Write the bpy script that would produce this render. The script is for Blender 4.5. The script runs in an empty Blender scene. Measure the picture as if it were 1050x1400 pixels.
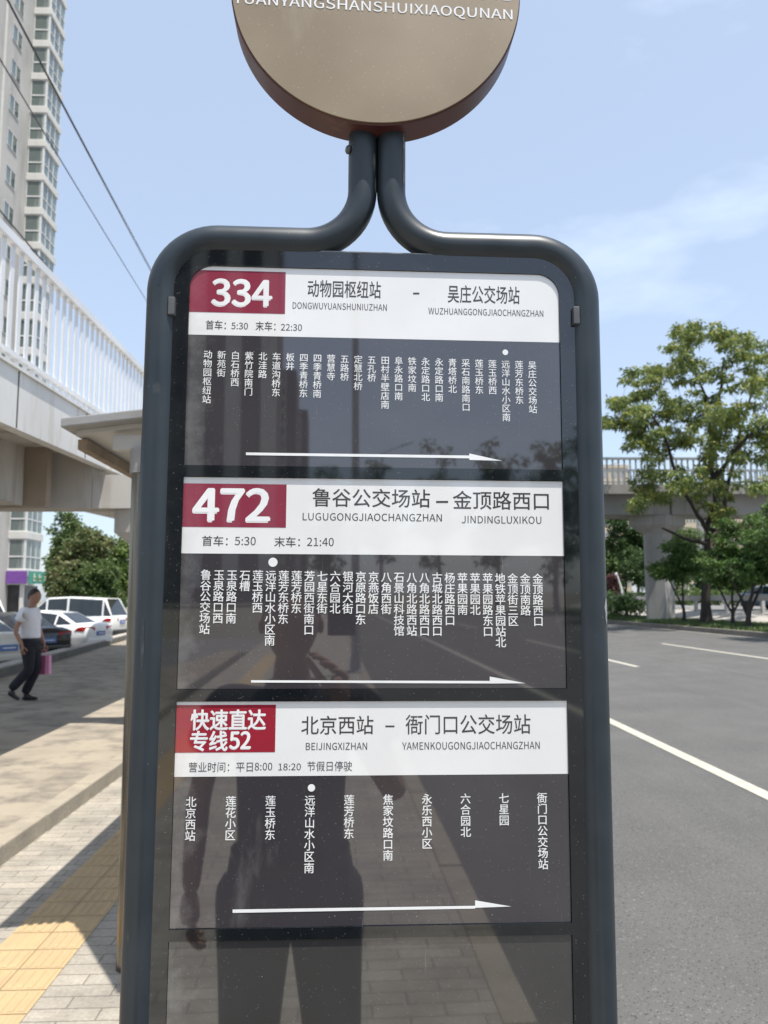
import bpy, bmesh, math, random
import numpy as np
from mathutils import Vector, Matrix

random.seed(7)
rng = np.random.default_rng(7)
scn = bpy.context.scene
COL = scn.collection
rad = math.radians

# ------------------------------------------------------------------ camera
F, CX, CY = 1070.0, 525.0, 700.0            # focal length and centre in pixels of the 1050 x 1400 photograph
EYE = Vector((0, 0, 1.68))
PITCH, YAW, ROLL = rad(6.3907), rad(2.1000), rad(-0.2292)
fwd = Vector((math.sin(YAW) * math.cos(PITCH), math.cos(YAW) * math.cos(PITCH), math.sin(PITCH)))
rt = Vector((math.cos(YAW), -math.sin(YAW), 0)); upv = rt.cross(fwd)
c_, s_ = math.cos(ROLL), math.sin(ROLL)
CR, CU = c_ * rt + s_ * upv, -s_ * rt + c_ * upv
cam = bpy.data.cameras.new("camera")
cam.sensor_fit = 'VERTICAL'; cam.sensor_height = 36.0; cam.sensor_width = 27.0
cam.lens = 36.0 * F / 1400.0
cam.clip_start, cam.clip_end = 0.02, 6000
cam.dof.use_dof = True; cam.dof.focus_distance = 1.02; cam.dof.aperture_fstop = 10.5
camo = bpy.data.objects.new("camera", cam); COL.objects.link(camo)
camo.matrix_world = Matrix(((CR.x, CU.x, -fwd.x, EYE.x), (CR.y, CU.y, -fwd.y, EYE.y), (CR.z, CU.z, -fwd.z, EYE.z), (0, 0, 0, 1)))
scn.camera = camo

# ------------------------------------------------------------------ sun, sky, exposure
SUN = Vector((0.18, -0.25, 1.0)).normalized()
SUN_EL = math.asin(SUN.z); SUN_AZ = math.atan2(SUN.x, SUN.y)
sl = bpy.data.lights.new("sun", 'SUN'); sl.energy = 4.6; sl.angle = rad(0.5); sl.color = (1.0, 0.955, 0.88)
so = bpy.data.objects.new("sun", sl); COL.objects.link(so)
so.rotation_euler = SUN.to_track_quat('Z', 'Y').to_euler(); so.location = (20, -30, 80)
scn.view_settings.view_transform = 'Standard'; scn.view_settings.look = 'None'
scn.view_settings.gamma = 1.0; scn.view_settings.exposure = 0.54
SKY_STRENGTH = 0.12
world = bpy.data.worlds.new("World"); scn.world = world; world.use_nodes = True
wn, wl = world.node_tree.nodes, world.node_tree.links
wn.clear()
w_out = wn.new('ShaderNodeOutputWorld'); w_bg = wn.new('ShaderNodeBackground'); w_sky = wn.new('ShaderNodeTexSky')
w_sky.sky_type = 'NISHITA'; w_sky.sun_disc = False; w_sky.sun_elevation = SUN_EL; w_sky.sun_rotation = SUN_AZ
w_sky.altitude = 60; w_sky.air_density = 1.0; w_sky.dust_density = 1.6; w_sky.ozone_density = 1.6
w_bg.inputs['Strength'].default_value = SKY_STRENGTH
w_tc = wn.new('ShaderNodeTexCoord'); w_map = wn.new('ShaderNodeMapping'); w_map.inputs['Scale'].default_value = (1.6, 1.6, 4.2)
w_map.inputs['Location'].default_value = (0.35, 0.1, 0.2)
w_no = wn.new('ShaderNodeTexNoise'); w_no.inputs['Scale'].default_value = 1.7; w_no.inputs['Detail'].default_value = 7
w_no.inputs['Roughness'].default_value = 0.55
w_rp = wn.new('ShaderNodeValToRGB'); w_rp.color_ramp.elements[0].position = 0.57; w_rp.color_ramp.elements[1].position = 0.82
w_rp.color_ramp.elements[0].color = (0.33, 0.33, 0.33, 1); w_rp.color_ramp.elements[1].color = (0.68, 0.68, 0.68, 1)
w_mix = wn.new('ShaderNodeMix'); w_mix.data_type = 'RGBA'
w_mix.inputs['B'].default_value = (6.6, 7.6, 9.0, 1)       # thin bright cloud, in the sky's own radiance units
wl.new(w_tc.outputs['Generated'], w_map.inputs['Vector']); wl.new(w_map.outputs['Vector'], w_no.inputs['Vector'])
wl.new(w_no.outputs['Fac'], w_rp.inputs['Fac']); wl.new(w_rp.outputs['Color'], w_mix.inputs['Factor'])
wl.new(w_sky.outputs['Color'], w_mix.inputs['A']); wl.new(w_mix.outputs['Result'], w_bg.inputs['Color'])
wl.new(w_bg.outputs['Background'], w_out.inputs['Surface'])

# ------------------------------------------------------------------ helpers
def ray(x, y):
    return CR * ((x - CX) / F) + CU * (-(y - CY) / F) + fwd
def at_Y(x, y, Y):
    r = ray(x, y); return EYE + r * (Y / r.y)
def at_z(x, y, z):
    r = ray(x, y); return EYE + r * ((z - EYE.z) / r.z)

class MB:
    """collects faces; build() links them as one mesh object"""
    def __init__(s): s.v, s.f, s.m = [], [], []
    def add(s, vs, fs, mi=0):
        b = len(s.v); s.v += [tuple(v) for v in vs]; s.f += [tuple(i + b for i in f) for f in fs]; s.m += [mi] * len(fs); return s
    def box(s, x0, x1, y0, y1, z0, z1, mi=0):
        v = [(x0, y0, z0), (x1, y0, z0), (x1, y1, z0), (x0, y1, z0), (x0, y0, z1), (x1, y0, z1), (x1, y1, z1), (x0, y1, z1)]
        return s.add(v, [(0, 3, 2, 1), (4, 5, 6, 7), (0, 1, 5, 4), (1, 2, 6, 5), (2, 3, 7, 6), (3, 0, 4, 7)], mi)
    def quadbox(s, q0, q1, mi=0):
        """box between two quads given as 4 points each"""
        return s.add(list(q0) + list(q1), [(0, 3, 2, 1), (4, 5, 6, 7), (0, 1, 5, 4), (1, 2, 6, 5), (2, 3, 7, 6), (3, 0, 4, 7)], mi)
    def quad(s, a, b, c, d, mi=0): return s.add([a, b, c, d], [(0, 1, 2, 3)], mi)
    def prism(s, pts, z0, z1, mi=0):
        """vertical prism over polygon pts (counter-clockwise); z0/z1 numbers or functions of (x,y)"""
        f0 = z0 if callable(z0) else (lambda x, y: z0); f1 = z1 if callable(z1) else (lambda x, y: z1)
        n = len(pts)
        v = [(x, y, f0(x, y)) for x, y in pts] + [(x, y, f1(x, y)) for x, y in pts]
        return s.add(v, [tuple(range(n))[::-1], tuple(range(n, 2 * n))] + [(i, (i + 1) % n, n + (i + 1) % n, n + i) for i in range(n)], mi)
    def tube(s, pts, r, n=12, mi=0, caps=True):
        pts = [Vector(p) for p in pts]; k = len(pts)
        rs = r if isinstance(r, (list, tuple)) else [r] * k
        d0 = (pts[1] - pts[0]).normalized()
        ref = Vector((0, 0, 1)) if abs(d0.z) < 0.9 else Vector((0, 1, 0))
        a = (ref - d0 * ref.dot(d0)).normalized()
        vs = []
        for i, p in enumerate(pts):
            d = (pts[min(i + 1, k - 1)] - pts[max(i - 1, 0)]).normalized()
            a = (a - d * a.dot(d)).normalized(); b = d.cross(a)
            for j in range(n):
                t = 2 * math.pi * j / n
                vs.append(p + (a * math.cos(t) + b * math.sin(t)) * rs[i])
        fs = [(i * n + j, i * n + (j + 1) % n, (i + 1) * n + (j + 1) % n, (i + 1) * n + j) for i in range(k - 1) for j in range(n)]
        if caps: fs += [tuple(range(n))[::-1], tuple(range((k - 1) * n, k * n))]
        return s.add(vs, fs, mi)
    def lathe(s, prof, origin, axis, n=48, mi=0, ref=None):
        """profile of (radius, distance along axis)"""
        o, ax = Vector(origin), Vector(axis).normalized()
        ref = Vector(ref) if ref else (Vector((0, 0, 1)) if abs(ax.z) < 0.9 else Vector((1, 0, 0)))
        a = (ref - ax * ref.dot(ax)).normalized(); b = ax.cross(a)
        vs = []
        for r, h in prof:
            for j in range(n):
                t = 2 * math.pi * j / n
                vs.append(o + ax * h + (a * math.cos(t) + b * math.sin(t)) * r)
        k = len(prof)
        fs = [(i * n + j, i * n + (j + 1) % n, (i + 1) * n + (j + 1) % n, (i + 1) * n + j) for i in range(k - 1) for j in range(n)]
        fs += [tuple(range(n))[::-1], tuple(range((k - 1) * n, k * n))]
        return s.add(vs, fs, mi)
    def build(s, name, mats, parent=None, smooth=False, bevel=0.0, sharp=40):
        me = bpy.data.meshes.new(name); me.from_pydata(s.v, [], s.f)
        for m in (mats if isinstance(mats, (list, tuple)) else [mats]): me.materials.append(m)
        if len(me.materials) > 1: me.polygons.foreach_set('material_index', s.m)
        me.validate(); me.update()
        bm = bmesh.new(); bm.from_mesh(me)
        bmesh.ops.recalc_face_normals(bm, faces=bm.faces)
        if bevel:
            bmesh.ops.remove_doubles(bm, verts=bm.verts, dist=1e-6)
            es = [e for e in bm.edges if len(e.link_faces) == 2 and e.calc_face_angle(0) > 0.6]
            bmesh.ops.bevel(bm, geom=es, offset=bevel, segments=2, affect='EDGES', profile=0.6)
        if smooth:
            for e in bm.edges: e.smooth = not (len(e.link_faces) == 2 and e.calc_face_angle(0) > rad(sharp))
            for f in bm.faces: f.smooth = True
        bm.to_mesh(me); bm.free()
        return link(name, me, parent)

def link(name, data, parent=None):
    o = bpy.data.objects.new(name, data); COL.objects.link(o)
    if parent is not None: o.parent = parent
    return o
def tag(o, label, cat, group=None):
    o['label'] = label; o['category'] = cat
    if group: o['group'] = group
    return o
def thing(name, label, cat, loc=(0, 0, 0), rz=0.0, group=None):
    o = link(name, None); o.location = loc; o.rotation_euler = (0, 0, rz)
    return tag(o, label, cat, group)
def structure(o):
    o['kind'] = 'structure'; return o
def copy_tree(o, parent=None):
    c = o.copy(); COL.objects.link(c)
    if parent is not None: c.parent = parent
    for ch in list(o.children): copy_tree(ch, c)
    return c

# ------------------------------------------------------------------ materials
def mat(name, c1, c2=None, scale=5.0, rough=0.7, rough2=None, metal=0.0, ior=1.5, bump=0.0, bscale=None, detail=5.0, lo=0.35, hi=0.65,
        stretch=(1, 1, 1), spots=None, trans=0.0, stain=None):
    """Principled material whose colour wanders between c1 and c2; spots = (scale, size, colour) adds small flecks,
    stain = (scale, colour, lo, hi, stretch) larger soft marks"""
    m = bpy.data.materials.new(name); m.use_nodes = True
    nt = m.node_tree; N, L = nt.nodes, nt.links
    p = N['Principled BSDF']
    p.inputs['Roughness'].default_value = rough; p.inputs['Metallic'].default_value = metal; p.inputs['IOR'].default_value = ior
    p.inputs['Base Color'].default_value = (*c1, 1)
    tc = N.new('ShaderNodeTexCoord'); mp = N.new('ShaderNodeMapping'); mp.inputs['Scale'].default_value = stretch
    L.new(tc.outputs['Object'], mp.inputs['Vector'])
    out = None
    if c2 is not None:
        no = N.new('ShaderNodeTexNoise'); no.inputs['Scale'].default_value = scale; no.inputs['Detail'].default_value = detail
        L.new(mp.outputs['Vector'], no.inputs['Vector'])
        mr = N.new('ShaderNodeMapRange'); mr.inputs[1].default_value = lo; mr.inputs[2].default_value = hi
        L.new(no.outputs['Fac'], mr.inputs[0])
        mx = N.new('ShaderNodeMix'); mx.data_type = 'RGBA'; mx.inputs['A'].default_value = (*c1, 1); mx.inputs['B'].default_value = (*c2, 1)
        L.new(mr.outputs[0], mx.inputs['Factor']); out = mx.outputs['Result']
        if rough2 is not None:
            rr = N.new('ShaderNodeMapRange'); rr.inputs[3].default_value = rough; rr.inputs[4].default_value = rough2
            L.new(mr.outputs[0], rr.inputs[0]); L.new(rr.outputs[0], p.inputs['Roughness'])
    if stain is not None:
        sc, colr, a, b, st = stain
        mp2 = N.new('ShaderNodeMapping'); mp2.inputs['Scale'].default_value = st; L.new(tc.outputs['Object'], mp2.inputs['Vector'])
        ns = N.new('ShaderNodeTexNoise'); ns.inputs['Scale'].default_value = sc; ns.inputs['Detail'].default_value = 8; ns.inputs['Roughness'].default_value = 0.65
        L.new(mp2.outputs['Vector'], ns.inputs['Vector'])
        mr2 = N.new('ShaderNodeMapRange'); mr2.inputs[1].default_value = a; mr2.inputs[2].default_value = b; L.new(ns.outputs['Fac'], mr2.inputs[0])
        mx2 = N.new('ShaderNodeMix'); mx2.data_type = 'RGBA'; mx2.inputs['B'].default_value = (*colr, 1)
        if out is not None: L.new(out, mx2.inputs['A'])
        else: mx2.inputs['A'].default_value = (*c1, 1)
        L.new(mr2.outputs[0], mx2.inputs['Factor']); out = mx2.outputs['Result']
    for sp in ([] if spots is None else (spots if isinstance(spots, list) else [spots])):
        sc, size, colr = sp[:3]
        vo = N.new('ShaderNodeTexVoronoi'); vo.inputs['Scale'].default_value = sc
        L.new(tc.outputs['Object'], vo.inputs['Vector'])
        # only some cells carry a fleck, each of its own size
        hs = N.new('ShaderNodeSeparateColor'); L.new(vo.outputs['Color'], hs.inputs[0])
        pw = N.new('ShaderNodeMath'); pw.operation = 'POWER'; pw.inputs[1].default_value = sp[3] if len(sp) > 3 else 3.0; L.new(hs.outputs[0], pw.inputs[0])
        sz = N.new('ShaderNodeMath'); sz.operation = 'MULTIPLY'; sz.inputs[1].default_value = size; L.new(pw.outputs[0], sz.inputs[0])
        lt = N.new('ShaderNodeMath'); lt.operation = 'LESS_THAN'; L.new(vo.outputs['Distance'], lt.inputs[0]); L.new(sz.outputs[0], lt.inputs[1])
        ml = N.new('ShaderNodeMath'); ml.operation = 'MULTIPLY'; ml.inputs[1].default_value = sp[4] if len(sp) > 4 else 0.8; L.new(lt.outputs[0], ml.inputs[0])
        mx3 = N.new('ShaderNodeMix'); mx3.data_type = 'RGBA'; mx3.inputs['B'].default_value = (*colr, 1)
        if out is not None: L.new(out, mx3.inputs['A'])
        else: mx3.inputs['A'].default_value = (*c1, 1)
        L.new(ml.outputs[0], mx3.inputs['Factor']); out = mx3.outputs['Result']
    if out is not None: L.new(out, p.inputs['Base Color'])
    if bump:
        nb = N.new('ShaderNodeTexNoise'); nb.inputs['Scale'].default_value = bscale or scale * 4; nb.inputs['Detail'].default_value = 6
        L.new(mp.outputs['Vector'], nb.inputs['Vector'])
        bp = N.new('ShaderNodeBump'); bp.inputs['Strength'].default_value = bump; bp.inputs['Distance'].default_value = 0.01
        L.new(nb.outputs['Fac'], bp.inputs['Height']); L.new(bp.outputs['Normal'], p.inputs['Normal'])
    if trans:
        # thin leaves: part of the light passes through
        tr = N.new('ShaderNodeBsdfTranslucent'); ms = N.new('ShaderNodeMixShader'); ms.inputs[0].default_value = trans
        if out is not None: L.new(out, tr.inputs['Color'])
        else: tr.inputs['Color'].default_value = (*c1, 1)
        L.new(p.outputs[0], ms.inputs[1]); L.new(tr.outputs[0], ms.inputs[2]); L.new(ms.outputs[0], N['Material Output'].inputs['Surface'])
    return m

def brick_mat(name, c1, c2, mortar, bw, bh, msize, rough=0.85, stain=None, rot=0.0, bump=0.5):
    m = mat(name, c1, c2, scale=3.0, rough=rough)
    nt = m.node_tree; N, L = nt.nodes, nt.links; p = N['Principled BSDF']
    tc = N.new('ShaderNodeTexCoord'); mp = N.new('ShaderNodeMapping'); mp.inputs['Rotation'].default_value = (0, 0, rot)
    br = N.new('ShaderNodeTexBrick'); br.inputs['Scale'].default_value = 1.0
    br.inputs['Brick Width'].default_value = bw; br.inputs['Row Height'].default_value = bh; br.inputs['Mortar Size'].default_value = msize
    br.inputs['Color1'].default_value = (*c1, 1); br.inputs['Color2'].default_value = (*c2, 1); br.inputs['Mortar'].default_value = (*mortar, 1)
    L.new(tc.outputs['Object'], mp.inputs[0]); L.new(mp.outputs[0], br.inputs['Vector'])
    no = N.new('ShaderNodeTexNoise'); no.inputs['Scale'].default_value = 2.3; no.inputs['Detail'].default_value = 9; no.inputs['Roughness'].default_value = 0.7
    L.new(tc.outputs['Object'], no.inputs['Vector'])
    mr = N.new('ShaderNodeMapRange'); mr.inputs[1].default_value = 0.3; mr.inputs[2].default_value = 0.75; mr.inputs[3].default_value = 0.62; mr.inputs[4].default_value = 1.22
    L.new(no.outputs['Fac'], mr.inputs[0])
    n2 = N.new('ShaderNodeTexNoise'); n2.inputs['Scale'].default_value = 60; n2.inputs['Detail'].default_value = 4; L.new(tc.outputs['Object'], n2.inputs['Vector'])
    m2 = N.new('ShaderNodeMapRange'); m2.inputs[1].default_value = 0.3; m2.inputs[2].default_value = 0.7; m2.inputs[3].default_value = 0.85; m2.inputs[4].default_value = 1.15
    L.new(n2.outputs['Fac'], m2.inputs[0])
    mm = N.new('ShaderNodeMath'); mm.operation = 'MULTIPLY'; L.new(mr.outputs[0], mm.inputs[0]); L.new(m2.outputs[0], mm.inputs[1])
    vm = N.new('ShaderNodeVectorMath'); vm.operation = 'SCALE'; L.new(br.outputs['Color'], vm.inputs[0]); L.new(mm.outputs[0], vm.inputs['Scale'])
    L.new(vm.outputs[0], p.inputs['Base Color'])
    bp = N.new('ShaderNodeBump'); bp.inputs['Strength'].default_value = bump; bp.inputs['Distance'].default_value = 0.004; bp.invert = True
    L.new(br.outputs['Fac'], bp.inputs['Height']); L.new(bp.outputs['Normal'], p.inputs['Normal'])
    return m

M = {}
dust = [(380, 0.34, (0.16, 0.156, 0.15), 7.0, 0.45), (150, 0.12, (0.34, 0.33, 0.31), 22.0, 0.55)]
scuff = (9.0, (0.22, 0.215, 0.21), 0.60, 0.95, (1, 1, 0.35))
M['pipe'] = mat('slate_paint', (0.019, 0.027, 0.034), (0.026, 0.035, 0.043), 14, 0.32, 0.42, ior=1.48, spots=[(120, 0.10, (0.25, 0.25, 0.24), 8.0, 0.6)],
                stain=(22, (0.16, 0.15, 0.14), 0.66, 0.90, (1, 1, 0.5)))
M['frame'] = mat('black_lacquer', (0.007, 0.009, 0.011), (0.010, 0.012, 0.014), 20, 0.03, 0.045, ior=1.8, spots=dust)
M['edge'] = mat('door_edge_metal', (0.30, 0.29, 0.27), (0.12, 0.11, 0.10), 60, 0.4, metal=0.6)
M['clip'] = mat('clip_metal', (0.07, 0.075, 0.08), (0.10, 0.10, 0.10), 40, 0.45)
M['print_dark'] = mat('panel_charcoal_print', (0.043, 0.039, 0.044), (0.050, 0.046, 0.050), 6, 0.025, ior=2.0, spots=dust, stain=scuff)
M['print_blank'] = mat('panel_grey_print', (0.046, 0.044, 0.042), (0.054, 0.052, 0.050), 6, 0.025, ior=2.0, spots=dust, stain=scuff)
M['print_white'] = mat('panel_white_print', (0.79, 0.785, 0.77), (0.745, 0.74, 0.725), 8, 0.04, ior=1.75, spots=[(90, 0.07, (0.35, 0.34, 0.33), 8.0, 0.6)])
M['print_red'] = mat('badge_red_print', (0.265, 0.036, 0.066), (0.235, 0.036, 0.062), 10, 0.04, ior=1.75, spots=dust)
M['print_red2'] = mat('badge_bright_red_print', (0.33, 0.022, 0.040), (0.28, 0.024, 0.040), 10, 0.04, ior=1.75, spots=dust)
M['ink'] = mat('grey_lettering', (0.055, 0.053, 0.053), (0.075, 0.072, 0.072), 20, 0.05, ior=1.6)
M['ink_white'] = mat('white_lettering', (0.84, 0.84, 0.83), (0.76, 0.76, 0.75), 20, 0.05, ior=1.6)
M['disc_face'] = mat('tan_enamel', (0.240, 0.188, 0.122), (0.270, 0.213, 0.142), 5, 0.34, 0.46, spots=[(150, 0.14, (0.50, 0.45, 0.37), 6.0, 0.5), (330, 0.34, (0.40, 0.35, 0.27), 6.0, 0.5)],
                     stain=(10, (0.34, 0.29, 0.225), 0.60, 0.85, (1, 1, 0.3)), bump=0.05, bscale=9)
M['disc_rim'] = mat('maroon_enamel', (0.060, 0.019, 0.019), (0.085, 0.028, 0.026), 16, 0.38, 0.5, stain=(30, (0.18, 0.08, 0.06), 0.6, 0.85, (1, 1, 1)))
M['steel'] = mat('brushed_steel', (0.24, 0.215, 0.18), (0.16, 0.145, 0.125), 90, 0.20, 0.30, metal=0.9, stretch=(1, 1, 0.03))

def grubby(m, x0, x1, amount, streaks=0.5, colr=(0.20, 0.195, 0.185)):
    """whitish runs where dirt gathers along the panel's left edge, and fine slanting scratches everywhere"""
    nt = m.node_tree; N, L = nt.nodes, nt.links; p = N['Principled BSDF']
    old = p.inputs['Base Color'].links[0].from_socket
    tc = N.new('ShaderNodeTexCoord'); sp = N.new('ShaderNodeSeparateXYZ'); L.new(tc.outputs['Object'], sp.inputs[0])
    nd = N.new('ShaderNodeTexNoise'); nd.inputs['Scale'].default_value = 22; nd.inputs['Detail'].default_value = 9; nd.inputs['Roughness'].default_value = .7; L.new(tc.outputs['Object'], nd.inputs[0])
    ed = N.new('ShaderNodeMapRange'); ed.inputs[1].default_value = x0; ed.inputs[2].default_value = x1; ed.inputs[3].default_value = 0.34; ed.inputs[4].default_value = 0.0; L.new(sp.outputs[0], ed.inputs[0])
    ad = N.new('ShaderNodeMath'); ad.operation = 'ADD'; L.new(ed.outputs[0], ad.inputs[0]); L.new(nd.outputs['Fac'], ad.inputs[1])
    th = N.new('ShaderNodeMapRange'); th.inputs[1].default_value = 0.68; th.inputs[2].default_value = 0.98; th.inputs[4].default_value = amount; L.new(ad.outputs[0], th.inputs[0])
    mp = N.new('ShaderNodeMapping'); mp.inputs['Rotation'].default_value = (0, rad(24), 0); mp.inputs['Scale'].default_value = (520, 1, 16); L.new(tc.outputs['Object'], mp.inputs[0])
    n2 = N.new('ShaderNodeTexNoise'); n2.inputs['Scale'].default_value = 1.0; n2.inputs['Detail'].default_value = 1; L.new(mp.outputs[0], n2.inputs[0])
    t2 = N.new('ShaderNodeMapRange'); t2.inputs[1].default_value = .74; t2.inputs[2].default_value = .82; t2.inputs[4].default_value = streaks; L.new(n2.outputs['Fac'], t2.inputs[0])
    mxm = N.new('ShaderNodeMath'); mxm.operation = 'MAXIMUM'; L.new(th.outputs[0], mxm.inputs[0]); L.new(t2.outputs[0], mxm.inputs[1])
    mx = N.new('ShaderNodeMix'); mx.data_type = 'RGBA'; mx.inputs['B'].default_value = (*colr, 1); L.new(old, mx.inputs['A']); L.new(mxm.outputs[0], mx.inputs['Factor'])
    L.new(mx.outputs['Result'], p.inputs['Base Color'])
for k_ in ('print_dark', 'print_blank'): grubby(M[k_], -0.246, -0.190, 0.55, 0.5)
grubby(M['frame'], -0.266, -0.20, 0.10, 0.35, (0.10, 0.098, 0.094))
grubby(M['print_white'], -0.246, -0.20, 0.35, 0.25, (0.42, 0.41, 0.39))
grubby(M['print_red'], -0.246, -0.19, 0.25, 0.3, (0.36, 0.14, 0.15))

# ------------------------------------------------------------------ lettering
_gl = {}
FONT = None
try:                                             # Blender's own bundled sans; the built-in face stands in if it is not there
    import os
    FONT = bpy.data.fonts.load(os.path.join(bpy.utils.system_resource('DATAFILES'), 'fonts', 'Noto Sans CJK Regular.woff2'))
except Exception:
    FONT = None
def heavy(v, f, bold, em=1.0):
    """thicken lettering by laying shifted copies over each other, each a hair further back"""
    if not bold: return [(v, f, 0.0)]
    b = bold * em
    return [([(x + a * b, y + c * b) for x, y in v], f, 0.00003 * k) for k, (a, c) in enumerate([(0, 0)] + [(math.cos(rad(t)), math.sin(rad(t))) for t in range(20, 380, 45)])]
def glyph_mesh(body, spacing=1.0):
    key = (body, spacing)
    if key not in _gl:
        cu = bpy.data.curves.new('lettering_source', 'FONT'); cu.body = body; cu.resolution_u = 3;
        if FONT and body.isascii(): cu.font = FONT
        cu.space_character = spacing
        ob = bpy.data.objects.new('lettering_source', cu); COL.objects.link(ob)
        dg = bpy.context.evaluated_depsgraph_get(); dg.update()
        me = bpy.data.meshes.new_from_object(ob.evaluated_get(dg))
        v = [(a.co.x, a.co.y) for a in me.vertices]; f = [tuple(p.vertices) for p in me.polygons]
        bpy.data.objects.remove(ob); bpy.data.curves.remove(cu); bpy.data.meshes.remove(me)
        _gl[key] = (v, f)
    return _gl[key]

# ------------------------------------------------------------------ the bus stop sign (its own frame: x across, y back, z up)
SY, STILT, SROLL = rad(0.9912), rad(0.2572), rad(-0.4604)
UC = 0.0247
rx = Vector((math.cos(SY), math.sin(SY), 0)); n0 = Vector((math.sin(SY), -math.cos(SY), 0))
ux = Vector((0, 0, 1)) * math.cos(STILT) + n0 * math.sin(STILT); sn = rx.cross(ux)
sx = rx * math.cos(SROLL) + ux * math.sin(SROLL); sz = ux * math.cos(SROLL) - rx * math.sin(SROLL); sy_ = -sn
PO = EYE + Vector((0, 1.0, 0))
SO = PO + sx * UC - sz * 1.68
SMAT = Matrix(((sx.x, sy_.x, sz.x, SO.x), (sx.y, sy_.y, sz.y, SO.y), (sx.z, sy_.z, sz.z, SO.z), (0, 0, 0, 1)))
H = 1.68
def S(x, y):
    """where on the sign's front plane a point of the photographed board lies (across, up)"""
    r = ray(x, y); t = (PO - EYE).dot(sn) / r.dot(sn); q = EYE + r * t - SO
    return q.dot(sx), q.dot(sz)

sign = thing('bus_stop_sign', 'dark grey double pole bus stop sign with round tan head and three route panels', 'bus stop sign')
sign.matrix_world = SMAT

def arc(cx, cz, r, a0, a1, n=14):
    return [(cx + r * math.cos(rad(a0 + (a1 - a0) * i / n)), 0, cz + r * math.sin(rad(a0 + (a1 - a0) * i / n))) for i in range(n + 1)]
PR = 0.0205
for sgn in (-1, 1):
    path = [(-0.282, 0, 0.0), (-0.282, 0, 0.8), (-0.282, 0, H + 0.405 - 0.0)]
    path += arc(-0.282 + 0.072, H + 0.403, 0.072, 180, 90)[0:]
    path += arc(-0.0965, H + 0.475 + 0.077, 0.077, 270, 360)
    path += [(-0.0195, 0, H + 0.60), (-0.0195, 0, H + 0.70)]
    path = [(-sgn * p[0], p[1] + 0.012, p[2]) for p in path] if sgn > 0 else [(p[0], p[1] + 0.012, p[2]) for p in path]
    k = len(path)
    MB().tube(path, [PR] * (k - 18) + [PR - 0.0010 * min(1, i / 14) for i in range(18)], 28).build('tube', M['pipe'], sign, smooth=True)
    MB().lathe([(0.055, 0.0), (0.055, 0.012), (0.026, 0.016), (0.022, 0.03)], (sgn * 0.282, 0.012, 0), (0, 0, 1), 24).build('foot', M['pipe'], sign, smooth=True)
    MB().box(sgn * 0.2665 - 0.0042, sgn * 0.2665 + 0.0042, -0.0075, 0.012, H + 0.366, H + 0.390).build('clip', M['clip'], sign, bevel=0.0012)
MB().lathe([(0.006, 0), (0.006, 0.002), (0.004, 0.004)], (-0.0385, 0.005, H + 0.607), (-0.93, -0.36, 0), 12).build('bolt', M['clip'], sign, smooth=True)
MB().tube([(0.020, 0.05, H + 0.452), (0.050, 0.045, H + 0.470)], 0.0045, 8).build('stay_rod', M['pipe'], sign, smooth=True)

M['scuff'] = mat('pale_scuff', (0.055, 0.064, 0.072), (0.030, 0.037, 0.044), 90, 0.55, lo=.42, hi=.58)
M['chip'] = mat('bare_primer', (0.30, 0.31, 0.32), (0.20, 0.21, 0.22), 60, 0.6, lo=.45, hi=.55)
M['dusty'] = mat('dusty_scuff', (0.20, 0.17, 0.13), (0.10, 0.09, 0.08), 90, 0.8, lo=.45, hi=.55)
def chip(cx, z0, z1, a0, a1, m, seed, r=PR):
    """ragged worn patch on an upright tube; angles in degrees from the front, positive to the right"""
    q = random.Random(seed); n = 9; L_s, R_s = [], []
    for i in range(n):
        t = i / (n - 1); w = math.sin(math.pi * min(.97, max(.03, t))) ** .5; mid = (a0 + a1) / 2; hw = (a1 - a0) / 2 * w
        for lst, sg_ in ((L_s, -1), (R_s, 1)):
            a = rad(mid + sg_ * hw * q.uniform(.55, 1.1)); lst.append((cx + (r + .0005) * math.sin(a), 0.012 - (r + .0005) * math.cos(a), z0 + (z1 - z0) * t))
    v = []; f = []
    for i in range(n):
        (x0, y0, z), (x1, y1, _) = L_s[i], R_s[i]; b0, b1 = math.atan2(x0 - cx, -(y0 - .012)), math.atan2(x1 - cx, -(y1 - .012))
        for k in range(5): a = b0 + (b1 - b0) * k / 4; v.append((cx + (r + .0005) * math.sin(a), .012 - (r + .0005) * math.cos(a), z))
    f = [(i * 5 + k, i * 5 + k + 1, i * 5 + 6 + k, i * 5 + 5 + k) for i in range(n - 1) for k in range(4)]
    MB().add(v, f).build('paint_chip', m, sign, smooth=True)
chip(.282, S(828, 853)[1], S(828, 818)[1], 38, 62, M['chip'], 3)
chip(-.282, S(195, 918)[1], S(195, 845)[1], -22, -6, M['scuff'], 5)
chip(-.0195, H + .575, H + .600, 40, 60, M['dusty'], 8, PR - .0011)
chip(-.0195, H + .545, H + .566, 52, 66, M['dusty'], 9, PR - .0009)
chip(.0195, H + .555, H + .632, 44, 66, M['dusty'], 11, PR - .0011)

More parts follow.
